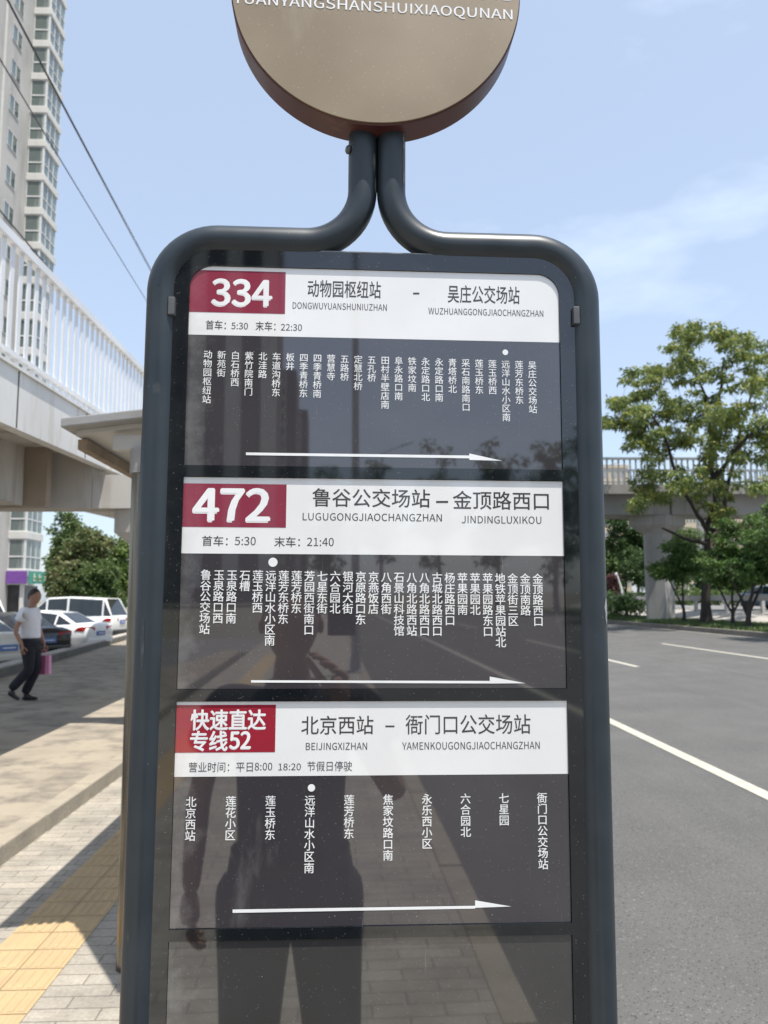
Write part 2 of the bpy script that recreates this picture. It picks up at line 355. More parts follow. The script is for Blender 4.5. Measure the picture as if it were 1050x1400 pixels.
# board: one plate with four openings, the prints sit 2.4 mm behind its face
PANELS = [(H + 0.1703, H + 0.4365), (H - 0.1112, H + 0.1555), (H - 0.3948, H - 0.1262), (H - 0.675, H - 0.4085)]
PW = 0.2455
def rrect(x0, x1, z0, z1, rb, rtp):
    pts = []
    for cx, cz, r, a0 in ((x1, z1, rtp, 0), (x0, z1, rtp, 90), (x0, z0, rb, 180), (x1, z0, rb, 270)):
        sxn = -1 if cx == x1 else 1; szn = -1 if cz == z1 else 1
        if r <= 0: pts.append((cx, cz)); continue
        for i in range(11):
            a = rad(a0 + 9 * i); pts.append((cx + sxn * r + r * math.cos(a), cz + szn * r + r * math.sin(a)))
    return pts
def plate(name, loops, y0, depth, m, parent, bevel=0.0):
    cu = bpy.data.curves.new(name, 'CURVE'); cu.dimensions = '2D'; cu.fill_mode = 'BOTH'; cu.extrude = depth / 2; cu.bevel_depth = bevel; cu.bevel_resolution = 1
    for lp in loops:
        sp = cu.splines.new('POLY'); sp.points.add(len(lp) - 1); sp.use_cyclic_u = True
        for p, (a, b) in zip(sp.points, lp): p.co = (a, b, 0, 1)
    ob = bpy.data.objects.new(name, cu); COL.objects.link(ob)
    dg = bpy.context.evaluated_depsgraph_get(); dg.update()
    me = bpy.data.meshes.new_from_object(ob.evaluated_get(dg))
    bpy.data.objects.remove(ob); bpy.data.curves.remove(cu)
    for v in me.vertices: v.co = (v.co.x, y0 + depth / 2 + bevel - v.co.z if bevel else y0 + depth / 2 - v.co.z, v.co.y)
    me.materials.clear(); me.materials.append(m)
    for p in me.polygons: p.use_smooth = False
    me.name = name
    return link(name, me, parent)
ZB, ZT = H - 0.70, H + 0.4595
plate('board_frame', [rrect(-0.2655, 0.2655, ZB, ZT, 0.0, 0.048)] +
      [rrect(-PW, PW, a, b, 0.0, 0.030 if i == 0 else 0.0) for i, (a, b) in enumerate(PANELS)], 0.0, 0.006, M['frame'], sign)
plate('board_edge', [rrect(-0.2674, 0.2674, ZB - 0.0019, ZT + 0.0019, 0.0, 0.0499), rrect(-0.2656, 0.2656, ZB - 0.0001, ZT + 0.0001, 0.0, 0.0481)], 0.0010, 0.020, M['edge'], sign)
plate('board_back', [rrect(-0.2650, 0.2650, ZB, ZT, 0.0, 0.048)], 0.0066, 0.012, M['pipe'], sign)

PY = 0.0024                                   # face of the printed sheets
def text_on(mb, body, x0, x1, yt, yb, y=None, bold=0.0, spacing=1.0):
    """fit a line of lettering into the box whose mid-line ends at x0 / x1 and whose middle column runs from yt to yb in the photograph"""
    v, f = glyph_mesh(body, spacing)
    a = np.array(v); lo, hi = a.min(0), a.max(0)
    xm, ym = (x0 + x1) / 2, (yt + yb) / 2
    U0, U1 = S(x0, ym)[0], S(x1, ym)[0]; W1, W0 = S(xm, yt)[1], S(xm, yb)[1]
    yy = PY - 0.0004 if y is None else y
    for v2, f2, back in heavy(v, f, bold, (hi[1] - lo[1]) / 0.73 if body.isascii() else 1.0):
        mb.add([(U0 + (p[0] - lo[0]) / (hi[0] - lo[0]) * (U1 - U0), yy + back, W0 + (p[1] - lo[1]) / (hi[1] - lo[1]) * (W1 - W0)) for p in v2], f2)
def column_on(mb, body, u, wtop, pitch, size, bold=0.0):
    for i, ch in enumerate(body):
        v, f = glyph_mesh(ch)
        cz = wtop - pitch * (i + 0.5)
        for v2, f2, back in heavy(v, f, bold):
            mb.add([(u + (p[0] - 0.5) * size, PY - 0.0004 + back, cz + (p[1] - 0.36) * size) for p in v2], f2)
def bar_px(mb, pts, y):
    q = [S(*p) for p in pts]; mb.add([(a, y, b) for a, b in q], [tuple(range(len(q)))])
def dot(mb, px, py, rpx):
    u, w = S(px, py); r = rpx / F; n = 24
    mb.add([(u + r * math.cos(2 * math.pi * i / n), PY - 0.0004, w + r * math.sin(2 * math.pi * i / n)) for i in range(n)], [tuple(range(n))])

ROUTES = [
 dict(badge=(258, 390, 369.5, 427.0), num=[('334', 290, 370.7, 382, 418, 0.033)], hdr=462.0, red='print_red',
      dark=[('动物园枢纽站', 420.7, 520.7, 383, 406, 0.012), ('吴庄公交场站', 612.6, 710.7, 390, 414, 0.012), ('DONGWUYUANSHUNIUZHAN', 400, 529, 413.7, 422.7, 0.0),
            ('WUZHUANGGONGJIAOCHANGZHAN', 586, 743.3, 421.7, 430.6, 0.0), ('首车：', 281, 308.5, 437.2, 450, 0.006), ('5:30', 316, 338.7, 440.3, 449.4, 0.004), ('末车：', 349.3, 376.6, 438.7, 451.5, 0.006), ('22:30', 384, 412.7, 442.3, 451.4, 0.004)],
      dash=(565, 573.5, 399.2, 401.6),
      cols=['动物园枢纽站', '新苑街', '白石桥西', '紫竹院南门', '北洼路', '车道沟桥东', '板井', '四季青桥东', '四季青桥南', '营慧寺', '五路桥', '定慧北桥', '五孔桥',
            '田村半壁店南', '阜永路口南', '铁家坟南', '永定路口北', '永定路口南', '青塔桥北', '采石南路南口', '莲玉桥东', '莲玉桥西', '远洋山水小区南', '莲芳东桥东', '吴庄公交场站'],
      c0=(284.0, 478.0), c1=(728.0, 493.0), pitch=12.75, size=12.6, dot=(691.3, 481.0, 4.1),
      arrow=[[(336, 618.2), (642, 622.4), (642, 626.2), (336, 621.8)], [(642, 619.6), (687, 629.6), (642, 628.4)]], mat='print_dark',
      label='grey route panel headed 334'),
 dict(badge=(247.5, 391.2, 661.2, 720.6), num=[('472', 264.9, 367.4, 668.5, 712.2, 0.036)], hdr=758.2, red='print_red',
      dark=[('鲁谷公交场站', 427, 588, 668, 693, 0.008), ('金顶路西口', 619.6, 750.7, 671.5, 696.5, 0.008), ('LUGUGONGJIAOCHANGZHAN', 413.7, 604.4, 701.7, 712.0, 0.0),
            ('JINDINGLUXIKOU', 631.5, 740.7, 705.4, 715.6, 0.0), ('首车：', 276, 311, 732.3, 746.4, 0.004), ('5:30', 320.6, 349.4, 733.7, 745.2, 0.0), ('末车：', 375, 410, 733.6, 747.6, 0.004), ('21:40', 419.7, 456.3, 735, 746.4, 0.0)],
      dash=(596.5, 613, 684.6, 687.2),
      cols=['鲁谷公交场站', '玉泉路口西', '玉泉路口南', '石槽', '莲玉桥西', '远洋山水小区南', '莲芳东桥东', '莲芳桥东', '芳园西街南口', '七星东街', '六合园北', '银河大街', '京原路口东',
            '京燕饭店', '八角西街', '石景山科技馆', '八角北路西站', '八角北路西口', '古城北路西口', '杨庄路西口', '苹果园南', '苹果园北', '苹果园路东口', '地铁苹果园站北', '金顶街三区', '金顶南路', '金顶路西口'],
      c0=(281.4, 778.6), c1=(735.5, 784.4), pitch=14.5, size=15.0, dot=(373, 768.6, 6.2),
      arrow=[[(343, 930.2), (670, 931.2), (670, 934.6), (343, 933.4)], [(670, 925.2), (719, 934.3), (670, 934.7)]], mat='print_dark',
      label='charcoal route panel headed 472'),
 dict(badge=(236.6, 376.4, 964.0, 1029.2), num=[('快速直达', 260.8, 362.9, 971, 998.6, 0.030), ('专线', 260, 310.4, 1000.2, 1027.2, 0.030), ('52', 313.8, 342, 1001, 1024.6, 0.036)], hdr=1060.6, red='print_red2',
      dark=[('北京西站', 412, 510.5, 979, 1004.5, 0.006), ('衙门口公交场站', 554.7, 725.7, 977.2, 1004, 0.006), ('BEIJINGXIZHAN', 418, 502, 1015.7, 1025.7, 0.0),
            ('YAMENKOUGONGJIAOCHANGZHAN', 550, 738.5, 1014.7, 1025, 0.0), ('营业时间：平日', 257.7, 345.5, 1042.4, 1056.0, 0.0), ('8:00', 348, 372, 1043.2, 1053.8, 0.0), ('18:20', 380.5, 411.2, 1044.2, 1053.6, 0.0),
            ('节假日停驶', 420, 481.4, 1041.2, 1054.8, 0.0)],
      dash=(527, 539.5, 992.3, 994.4),
      cols=['北京西站', '莲花小区', '莲玉桥东', '远洋山水小区南', '莲芳桥东', '焦家坟路口南', '永乐西小区', '六合园北', '七星园', '衙门口公交场站'],
      c0=(261.0, 1089.5), c1=(741.6, 1084.0), pitch=14.25, size=14.3, dot=(425.7, 1077.7, 4.8),
      arrow=[[(317.7, 1244.4), (650, 1239.2), (650, 1243.0), (317.7, 1249.0)], [(650, 1231.8), (699.5, 1240.2), (650, 1242.0)]], mat='print_dark',
      label='charcoal route panel headed with two lines of red badge lettering'),
]
for i, R_ in enumerate(ROUTES):
    zb, zt = PANELS[i]
    pan = plate('route_panel', [rrect(-PW + 0.0003, PW - 0.0003, zb + 0.0003, zt - 0.0003, 0, 0.030 if i == 0 else 0)], PY, 0.003, M[R_['mat']], sign)
    pan['label'] = R_['label']
    hz = S(510, R_['hdr'])[1]
    plate('header_strip', [rrect(-PW + 0.0003, PW - 0.0003, hz, zt - 0.0004, 0, 0.030 if i == 0 else 0)], PY - 0.0002, 0.0002, M['print_white'], pan)
    bx0, bx1, by0, by1 = R_['badge']
    (a0, _), (a1, _), (_, b1), (_, b0) = S(bx0, (by0 + by1) / 2), S(bx1, (by0 + by1) / 2), S((bx0 + bx1) / 2, by0), S((bx0 + bx1) / 2, by1)
    bd = MB().add([(max(a0, -PW + 0.0004), PY - 0.0004, b0), (a1, PY - 0.0004, b0), (a1, PY - 0.0004, b1), (max(a0, -PW + 0.0004), PY - 0.0004, b1)], [(0, 1, 2, 3)]).build('badge', M[R_['red']], pan)
    mb = MB()
    for t in R_['num']: text_on(mb, t[0], t[1], t[2], t[3], t[4], PY - 0.0006, t[5])
    mb.build('number_lettering', M['ink_white'], pan)
    for t in R_['dark']:
        mb = MB(); text_on(mb, *t[:5], bold=t[5]); mb.build('heading_lettering', M['ink'], pan)
    mb = MB(); x0, x1, y0, y1 = R_['dash']; bar_px(mb, [(x0, y0), (x1, y0), (x1, y1), (x0, y1)], PY - 0.0004)
    mb.build('dash', M['ink'], pan)
    mb = MB(); n = len(R_['cols'])
    (ua, wa), (ub, wb) = S(*R_['c0']), S(*R_['c1'])
    for j, t in enumerate(R_['cols']):
        k = j / (n - 1)
        column_on(mb, t, ua + (ub - ua) * k, wa + (wb - wa) * k, R_['pitch'] / F, R_['size'] / F, 0.010 if i else 0.006)
    dot(mb, *R_['dot'])
    mb.build('stop_lettering', M['ink_white'], pan)
    mb = MB()
    for pts in R_['arrow']: bar_px(mb, pts, PY - 0.0004)
    mb.build('arrow', M['ink_white'], pan)
bl = plate('blank_panel', [rrect(-PW + 0.0003, PW - 0.0003, PANELS[3][0] + 0.0003, PANELS[3][1] - 0.0003, 0, 0)], PY, 0.003, M['print_blank'], sign)

# round head
DR, DZ, DX, DYF, DYB = 0.1965, H + 0.8235, -0.003, -0.022, 0.024
head = link('head', None, sign)
MB().lathe([(DR - 0.0015, DYF), (DR, DYF + 0.0015), (DR, DYB - 0.0015), (DR - 0.0015, DYB)], (DX, 0, DZ), (0, 1, 0), 120).build('rim', M['disc_rim'], head, smooth=True, sharp=30)
MB().lathe([(DR - 0.002, DYF - 0.0030), (DR - 0.002, DYF - 0.0005)], (DX, 0, DZ), (0, 1, 0), 120).build('face', M['disc_face'], head)
mb = MB()
def disc_text(body, x0, x1, yt, yb, bold, spacing=1.0):
    v, f = glyph_mesh(body, spacing); a = np.array(v); lo, hi = a.min(0), a.max(0)
    k = 1 + (DYF - 0.0034)                     # the head's face is a little nearer than the board
    xm, ym = (x0 + x1) / 2, (yt + yb) / 2
    u0, u1 = (S(x0, ym)[0] + UC) * k - UC, (S(x1, ym)[0] + UC) * k - UC
    w1, w0 = (S(xm, yt)[1] - H) * k + H, (S(xm, yb)[1] - H) * k + H
    for v2, f2, back in heavy(v, f, bold, (hi[1] - lo[1]) / 0.73 if body.isascii() else 1.0):
        q = [((p[0] - lo[0]) / (hi[0] - lo[0]) * (u1 - u0), (p[1] - lo[1]) / (hi[1] - lo[1]) * (w1 - w0)) for p in v2]
        mb.add([(u0 + a, DYF - 0.0034 + back, w0 + b - (a - (u1 - u0) / 2) * 0.017) for a, b in q], f2)       # the head is turned a touch clockwise
disc_text('YUANYANGSHANSHUIXIAOQUNAN', 318, 700, 1.6, 18.4, 0.006)
disc_text('远洋山水小区南', 322, 702, -62, -11, 0.02)
mb.build('lettering', M['ink_white'], head)

# ------------------------------------------------------------------ ground, pavement, road
M['asphalt'] = mat('asphalt', (0.088, 0.086, 0.081), (0.110, 0.107, 0.101), 0.9, 0.88, spots=[(62, 0.50, (0.17, 0.166, 0.158), 3.0, 0.7), (80, 0.55, (0.04, 0.04, 0.04), 2.5, 0.85), (22, 0.09, (0.5, 0.48, 0.45), 16.0, 0.9)],
                   bump=0.6, bscale=160, stain=(0.9, (0.078, 0.076, 0.073), 0.50, 0.75, (1.6, 0.12, 1)))
M['asphalt_far'] = mat('old_asphalt', (0.15, 0.145, 0.14), (0.19, 0.185, 0.175), 0.7, 0.9)
M['paint_line'] = mat('road_paint', (0.45, 0.425, 0.355), (0.38, 0.36, 0.30), 9, 0.8, spots=[(60, 0.35, (0.25, 0.24, 0.22), 3.0, 0.8)])
M['paver'] = brick_mat('pavement_brick', (0.385, 0.345, 0.285), (0.325, 0.297, 0.25), (0.19, 0.17, 0.142), 0.30, 0.10, 0.004)
M['tactile'] = mat('yellow_tile', (0.465, 0.335, 0.180), (0.42, 0.305, 0.168), 5, 0.8, stain=(7, (0.36, 0.29, 0.18), 0.52, 0.80, (1, 1, 1)), spots=[(40, 0.08, (0.15, 0.12, 0.08), 6.0, 0.7)], bump=0.2, bscale=90)
M['platform'] = mat('worn_concrete', (0.325, 0.28, 0.215), (0.255, 0.22, 0.17), 1.6, 0.92, stain=(3.2, (0.13, 0.115, 0.095), 0.48, 0.74, (1.0, 1.0, 1)), bump=1.0, bscale=14,
                    spots=[(9, 0.22, (0.17, 0.152, 0.125), 6.0, 0.5), (30, 0.2, (0.42, 0.38, 0.31), 6.0, 0.6)])
M['kerb'] = mat('kerb_stone', (0.35, 0.305, 0.235), (0.28, 0.245, 0.19), 4, 0.9, stain=(9, (0.22, 0.19, 0.15), 0.55, 0.8, (1, 1, 1)), bump=0.4, bscale=40)
M['kerb_grey'] = mat('grey_kerb_stone', (0.22, 0.195, 0.165), (0.16, 0.14, 0.12), 2, 0.9)
M['soil'] = mat('far_ground', (0.20, 0.18, 0.14), (0.14, 0.14, 0.09), 0.2, 0.95)
M['lawn'] = mat('lawn', (0.050, 0.075, 0.020), (0.08, 0.105, 0.032), 3, 0.95, bump=1.0, bscale=20)
M['pale_paving'] = mat('pale_paving', (0.42, 0.39, 0.35), (0.36, 0.335, 0.30), 1.2, 0.9)

structure(MB().quad((-3000, -3000, -0.9), (3000, -3000, -0.9), (3000, 3000, -0.9), (-3000, 3000, -0.9)).build('ground', M['soil']))
YN, YF = -60.0, 320.0
RS = 0.025
def zroad(x): return -0.15 + RS * (x - 0.8)
KX = 15.2
structure(MB().quadbox([(0.8, YN, -0.8), (KX, YN, -0.8), (KX, YF, -0.8), (0.8, YF, -0.8)], [(0.8, YN, zroad(0.8)), (KX, YN, zroad(KX)), (KX, YF, zroad(KX)), (0.8, YF, zroad(0.8))]).build('road', M['asphalt']))
def marking(x, w, y0, y1):
    z = 0.005
    return structure(MB().quad((x - w / 2, y0, zroad(x - w / 2) + z), (x + w / 2, y0, zroad(x + w / 2) + z), (x + w / 2, y1, zroad(x + w / 2) + z), (x - w / 2, y1, zroad(x - w / 2) + z)).build('lane_marking', M['paint_line']))
marking(3.68, 0.15, YN, 240)
marking(KX - 0.35, 0.07, YN, 240)
for k in range(-4, 12): marking(6.96, 0.15, 19.4 + 15 * k, 25.4 + 15 * k)
for k in range(-3, 8): marking(10.8, 0.15, 15.6 + 24 * k, 27.6 + 24 * k)

M['seam'] = mat('road_seam', (0.135, 0.132, 0.124), (0.105, 0.102, 0.097), 5, 0.9)
structure(MB().quad((8.40, YN, zroad(8.40) + .0045), (8.48, YN, zroad(8.48) + .0045), (8.48, 120, zroad(8.48) + .0045), (8.40, 120, zroad(8.40) + .0045)).build('road_seam', M['seam']))

# pavement with raised yellow guiding tiles
PX0, PX1 = -2.26, 0.66
structure(MB().box(PX0 - 0.05, PX1, YN, YF, -0.8, 0.0).build('pavement', M['paver']))
TX0, TX1 = -1.742, -1.342
structure(MB().quad((TX0, -20, 0.004), (TX1, -20, 0.004), (TX1, 40, 0.004), (TX0, 40, 0.004)).build('tactile_paving', M['tactile']))
mb = MB()
for j in range(-10, 90):
    for i in range(2):
        x0, y0 = TX0 + 0.2 * i, 0.055 + 0.2 * j
        zt_ = 0.004 + (0.0012 if (i * 7 + j * 13) % 5 else 0.0)
        for k in range(4):
            xa = x0 + 0.018 + 0.046 * k; xb = xa + 0.026; ya, yb = y0 + 0.020, y0 + 0.180
            mb.add([(xa, ya, zt_), (xb, ya, zt_), (xb, yb, zt_), (xa, yb, zt_), (xa + .006, ya + .008, zt_ + .0055), (xb - .006, ya + .008, zt_ + .0055), (xb - .006, yb - .008, zt_ + .0055), (xa + .006, yb - .008, zt_ + .0055)],
                   [(4, 5, 6, 7), (0, 1, 5, 4), (1, 2, 6, 5), (2, 3, 7, 6), (3, 0, 4, 7)])
structure(mb.build('tactile_bars', M['tactile']))
mb = MB()
M['joint'] = mat('tile_joint', (0.20, 0.155, 0.085), (0.26, 0.19, 0.10), 6, 0.9)
for j in range(-10, 90): mb.quad((TX0, 0.053 + .2 * j, .0062), (TX1, 0.053 + .2 * j, .0062), (TX1, .057 + .2 * j, .0062), (TX0, .057 + .2 * j, .0062))
mb.quad((TX0 + .198, -2, .0066), (TX0 + .202, -2, .0066), (TX0 + .202, 18, .0066), (TX0 + .198, 18, .0066))
structure(mb.build('tile_joints', M['joint']))

def kerb(name, x0, x1, z0, z1, y0, y1, ln, m, bev=0.012):
    mb = MB(); y = y0; r = random.Random(5)
    while y < y1:
        d = ln * r.uniform(0.97, 1.03); j = r.uniform(-.004, .004); jz = r.uniform(-.004, .004)
        mb.box(x0 + j, x1 + j, y + 0.004, y + d - 0.004, z0, z1 + jz); y += d
    return structure(mb.build(name, m, bevel=bev))
kerb('kerb', PX1, 0.80, -0.8, 0.012, -30, 60, 0.9, M['kerb'])
# raised platform on the left
WALL0, WALL1 = Vector((-7.26, 16.54, 0)), Vector((-9.01, 30.86, 0))
wd = (WALL1 - WALL0); 
def wallx(y): return WALL0.x + wd.x / wd.y * (y - WALL0.y)
structure(MB().prism([(PX0 - 0.15, -20), (PX0 - 0.15, 140), (wallx(140), 140), (wallx(-20), -20)][::-1], -0.8, 0.118).build('platform', M['platform']))
kerb('platform_kerb', PX0 - 0.15, PX0, -0.8, 0.125, -10, 90, 1.0, M['kerb'])
M['lot'] = mat('parking_asphalt', (0.16, 0.155, 0.145), (0.21, 0.20, 0.185), 0.8, 0.92)
structure(MB().prism([(wallx(-30), -30), (wallx(140), 140), (-90, 140), (-90, -30)], -0.8, -0.10).build('parking_lot', M['lot']))
M['low_wall'] = mat('grey_coping', (0.115, 0.108, 0.098), (0.16, 0.15, 0.135), 3, 0.85, stain=(4, (0.30, 0.28, 0.25), 0.60, 0.8, (1, 1, 1)))
M['wall_cap'] = mat('pale_coping', (0.40, 0.375, 0.335), (0.33, 0.305, 0.27), 3, 0.85)
lw = thing('low_wall', 'low grey stone wall with pale coping between the platform and the parked cars', 'low wall', (WALL0.x, WALL0.y, 0.118))
def wallpiece(d0, d1, z0, z1):
    q = []
    for z in (z0, z1): q.append([(wallx(y) + dx - WALL0.x, y - WALL0.y, z) for y, dx in ((5, d1), (70, d1), (70, d0), (5, d0))])
    return MB().quadbox(q[0], q[1])
wallpiece(-0.30, 0.0, 0.0, 0.17).build('wall_body', M['low_wall'], lw)
wallpiece(-0.36, -0.02, 0.172, 0.215).build('coping', M['wall_cap'], lw, bevel=0.01)

# right-hand verge, service strip and main carriageway, each a little higher
kerb('verge_kerb', KX, KX + 0.22, -0.6, zroad(KX) + 0.20, -20, 120, 1.5, M['kerb_grey'], 0.02)
ZL = zroad(KX) + 0.185
structure(MB().quadbox([(KX + .22, YN, -.7), (18.6, YN, -.7), (18.6, YF, -.7), (KX + .22, YF, -.7)], [(KX + .22, YN, ZL), (18.6, YN, ZL + .12), (18.6, YF, ZL + .12), (KX + .22, YF, ZL)]).build('lawn', M['lawn']))
structure(MB().quadbox([(18.6, YN, -.7), (21.4, YN, -.7), (21.4, YF, -.7), (18.6, YF, -.7)], [(18.6, YN, ZL + .10), (21.4, YN, 0.95), (21.4, YF, 0.95), (18.6, YF, ZL + .10)]).build('service_strip', M['pale_paving']))
structure(MB().quadbox([(21.4, YN, -.7), (60, YN, -.7), (60, YF, -.7), (21.4, YF, -.7)], [(21.4, YN, 0.97), (60, YN, 1.25), (60, YF, 1.25), (21.4, YF, 0.97)]).build('main_road', M['asphalt_far']))
mb = MB()
structure(MB().quad((22.3, YN, .985), (22.5, YN, .985), (22.5, YF, .985), (22.3, YF, .985)).build('lane_marking', M['paint_line']))
for k in range(-2, 20): structure(MB().quad((26, 6 + 12 * k, 1.012), (26.2, 6 + 12 * k, 1.012), (26.2, 11 + 12 * k, 1.012), (26, 11 + 12 * k, 1.012)).build('lane_marking', M['paint_line']))

# ------------------------------------------------------------------ bus shelter behind the sign, left
M['roof'] = mat('shelter_grey', (0.285, 0.285, 0.285), (0.235, 0.235, 0.235), 6, 0.5, stain=(5, (0.20, 0.185, 0.165), 0.5, 0.8, (1, 1, 3)))
M['roof_under'] = mat('shelter_soffit', (0.45, 0.44, 0.42), (0.38, 0.37, 0.35), 3, 0.45)
M['gutter'] = mat('rusty_gutter', (0.25, 0.185, 0.125), (0.17, 0.125, 0.085), 9, 0.7)
sh = thing('bus_shelter', 'grey tapered bus shelter roof on a steel post behind the sign', 'bus shelter', (-1.0, 3.62, 0))
def L_(x, y): return (x + 1.0, y - 3.62)
RP = [L_(-1.40, 3.70), L_(-1.02, 3.74), L_(-0.55, 2.96), L_(0.42, 2.96), L_(0.42, 12.0), L_(-1.40, 12.0)]
zr = lambda x, y: 2.50 + 0.15 * (x + 0.40)
MB().prism(RP, lambda x, y: zr(x, y), lambda x, y: zr(x, y) + 0.045).build('roof', M['roof'], sh, bevel=0.006)
RI = [L_(-1.36, 3.80), L_(-0.97, 3.83), L_(-0.48, 3.06), L_(0.36, 3.06), L_(0.36, 11.9), L_(-1.36, 11.9)]
MB().prism(RI, lambda x, y: zr(x, y) - 0.022, lambda x, y: zr(x, y) - 0.001).build('soffit', M['roof_under'], sh)
MB().quadbox([(-0.375, 0.25, 2.425), (-0.33, 0.25, 2.425), (-0.33, 8.3, 2.425), (-0.375, 8.3, 2.425)], [(-0.375, 0.25, 2.475), (-0.33, 0.25, 2.478), (-0.33, 8.3, 2.478), (-0.375, 8.3, 2.475)]).build('gutter', M['gutter'], sh)
MB().box(-0.19, 0.75, 0.20, 0.26, 2.415, 2.49).build('beam', M['roof_under'], sh, bevel=0.004)
MB().tube([(-.050, .23, 0), (-.050, .23, 2.33)], 0.049, 20).build('post', M['steel'], sh, smooth=True)
MB().tube([(-.050, .23, 2.30), (-.050, .23, 2.42)], 0.059, 20).build('post_collar', M['roof'], sh, smooth=True)
for yy in (2.6, 5.2, 7.9): MB().tube([(0, yy, 0), (0, yy, 2.45)], 0.046, 16).build('post', M['steel'], sh, smooth=True)
MB().tube([(0.62, 0.3, 2.3), (0.62, 8.0, 2.3)], 0.02, 8).build('rail', M['steel'], sh, smooth=True)

# ------------------------------------------------------------------ footbridge: ramp along the left, span across the road
M['conc'] = mat('bridge_concrete', (0.47, 0.45, 0.42), (0.40, 0.38, 0.35), 0.8, 0.85, stain=(1.4, (0.27, 0.23, 0.185), 0.50, 0.75, (2.5, 2.5, 0.4)), bump=0.2, bscale=8)
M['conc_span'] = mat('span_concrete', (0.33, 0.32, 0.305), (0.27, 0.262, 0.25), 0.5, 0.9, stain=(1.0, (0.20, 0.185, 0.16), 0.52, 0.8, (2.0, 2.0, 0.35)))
M['conc_white'] = mat('fascia_paint', (0.68, 0.665, 0.635), (0.60, 0.585, 0.555), 0.9, 0.75, stain=(1.6, (0.38, 0.31, 0.23), 0.54, 0.80, (3, 3, 0.5)))
M['rail_white'] = mat('railing_paint', (0.74, 0.745, 0.75), (0.66, 0.665, 0.67), 2, 0.5, stain=(4, (0.45, 0.42, 0.38), 0.66, 0.9, (1, 1, .3)))
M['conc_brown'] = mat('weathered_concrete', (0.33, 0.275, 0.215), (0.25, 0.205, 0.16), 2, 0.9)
M['rail_grey'] = mat('span_railing_paint', (0.28, 0.30, 0.31), (0.23, 0.25, 0.26), 2, 0.5)
fb = thing('footbridge', 'white railed concrete footbridge crossing the road with a ramp on the left', 'footbridge', (17.6, 45, 0))
B0 = Vector((17.6, 45, 0))
def rel(*p): return Vector(p) - B0
# ramp path: x of the road-side edge, y, height of the kerb top
RAMP = [(-2.84, 0.0, 3.515), (-3.03, 6.6, 3.76), (-3.31, 20.0, 4.26), (-3.75, 43.0, 8.0)]
DW = 2.6
deck, fas, cap = MB(), MB(), MB()
for (xa, ya, za), (xb, yb, zb) in zip(RAMP, RAMP[1:]):
    def sec(x0, x1, t0, t1): 
        return ([rel(xa - x0, ya, za + t0), rel(xa - x1, ya, za + t0), rel(xb - x1, yb, zb + t0), rel(xb - x0, yb, zb + t0)],
                [rel(xa - x0, ya, za + t1), rel(xa - x1, ya, za + t1), rel(xb - x1, yb, zb + t1), rel(xb - x0, yb, zb + t1)])
    deck.quadbox(*sec(DW - 0.12, 0.12, -0.36, -0.14))
    fas.quadbox(*sec(0.118, 0.0, -0.56, -0.03)); fas.quadbox(*sec(DW, DW - 0.118, -0.56, -0.03))
    cap.quadbox(*sec(0.14, -0.025, -0.028, 0.0)); cap.quadbox(*sec(DW + .025, DW - 0.14, -0.028, 0.0))
deck.build('ramp_deck', M['conc'], fb); fas.build('ramp_fascia', M['conc_white'], fb); cap.build('ramp_coping', M['conc_white'], fb)
sl_z = lambda y: 4.15 + 0.09 * (y - 13.0)
MB().quadbox([rel(-8.1, 13, sl_z(13)), rel(-5.5, 13, sl_z(13)), rel(-5.6, 27, sl_z(27)), rel(-8.1, 27, sl_z(27))], [rel(-8.1, 13, sl_z(13) + .28), rel(-5.5, 13, sl_z(13) + .28), rel(-5.6, 27, sl_z(27) + .28), rel(-8.1, 27, sl_z(27) + .28)]).build('shade_slab', M['conc'], fb)  # no real stair: unseen slab added behind the fascia to shade the platform
M['joint_dark'] = mat('open_joint', (0.06, 0.055, 0.05), (0.10, 0.09, 0.08), 4, 0.9)
for y in (5.2, 7.0, 8.9, 11.2, 13.6, 16.0):
    t = (y - 0) / 6.6 if y < 6.6 else (y - 6.6) / 13.4
    a, b = (RAMP[0], RAMP[1]) if y < 6.6 else (RAMP[1], RAMP[2])
    x = a[0] + (b[0] - a[0]) * t; z = a[2] + (b[2] - a[2]) * t
    MB().box(x + 0.001 - B0.x, x + 0.004 - B0.x, y - .012 - B0.y, y + .012 - B0.y, z - .55, z - .035).build('fascia_joint', M['joint_dark'], fb)
def ramp_railing(off):
    root = link('railing', None, fb)
    tp, br = MB(), MB()
    for (xa, ya, za), (xb, yb, zb) in zip(RAMP, RAMP[1:]):
        xa, xb = xa - off, xb - off
        for (w0, z0, z1) in ((0.045, 1.11, 1.19), (0.03, 0.10, 0.14)):
            tp.quadbox([rel(xa - w0, ya, za + z0), rel(xa + w0, ya, za + z0), rel(xb + w0, yb, zb + z0), rel(xb - w0, yb, zb + z0)],
                       [rel(xa - w0, ya, za + z1), rel(xa + w0, ya, za + z1), rel(xb + w0, yb, zb + z1), rel(xb - w0, yb, zb + z1)])
        n = int((yb - ya) / 0.19)
        for i in range(n):
            t = (i + .5) / n; x, y, z = xa + (xb - xa) * t, ya + (yb - ya) * t, za + (zb - za) * t
            br.box(x - .008 - B0.x, x + .008 - B0.x, y - .036 - B0.y, y + .036 - B0.y, z, z + 1.115)
    tp.build('handrail', M['rail_white'], root); br.build('bar_panel', M['rail_white'], root)
ramp_railing(0.06); ramp_railing(DW - 0.06)
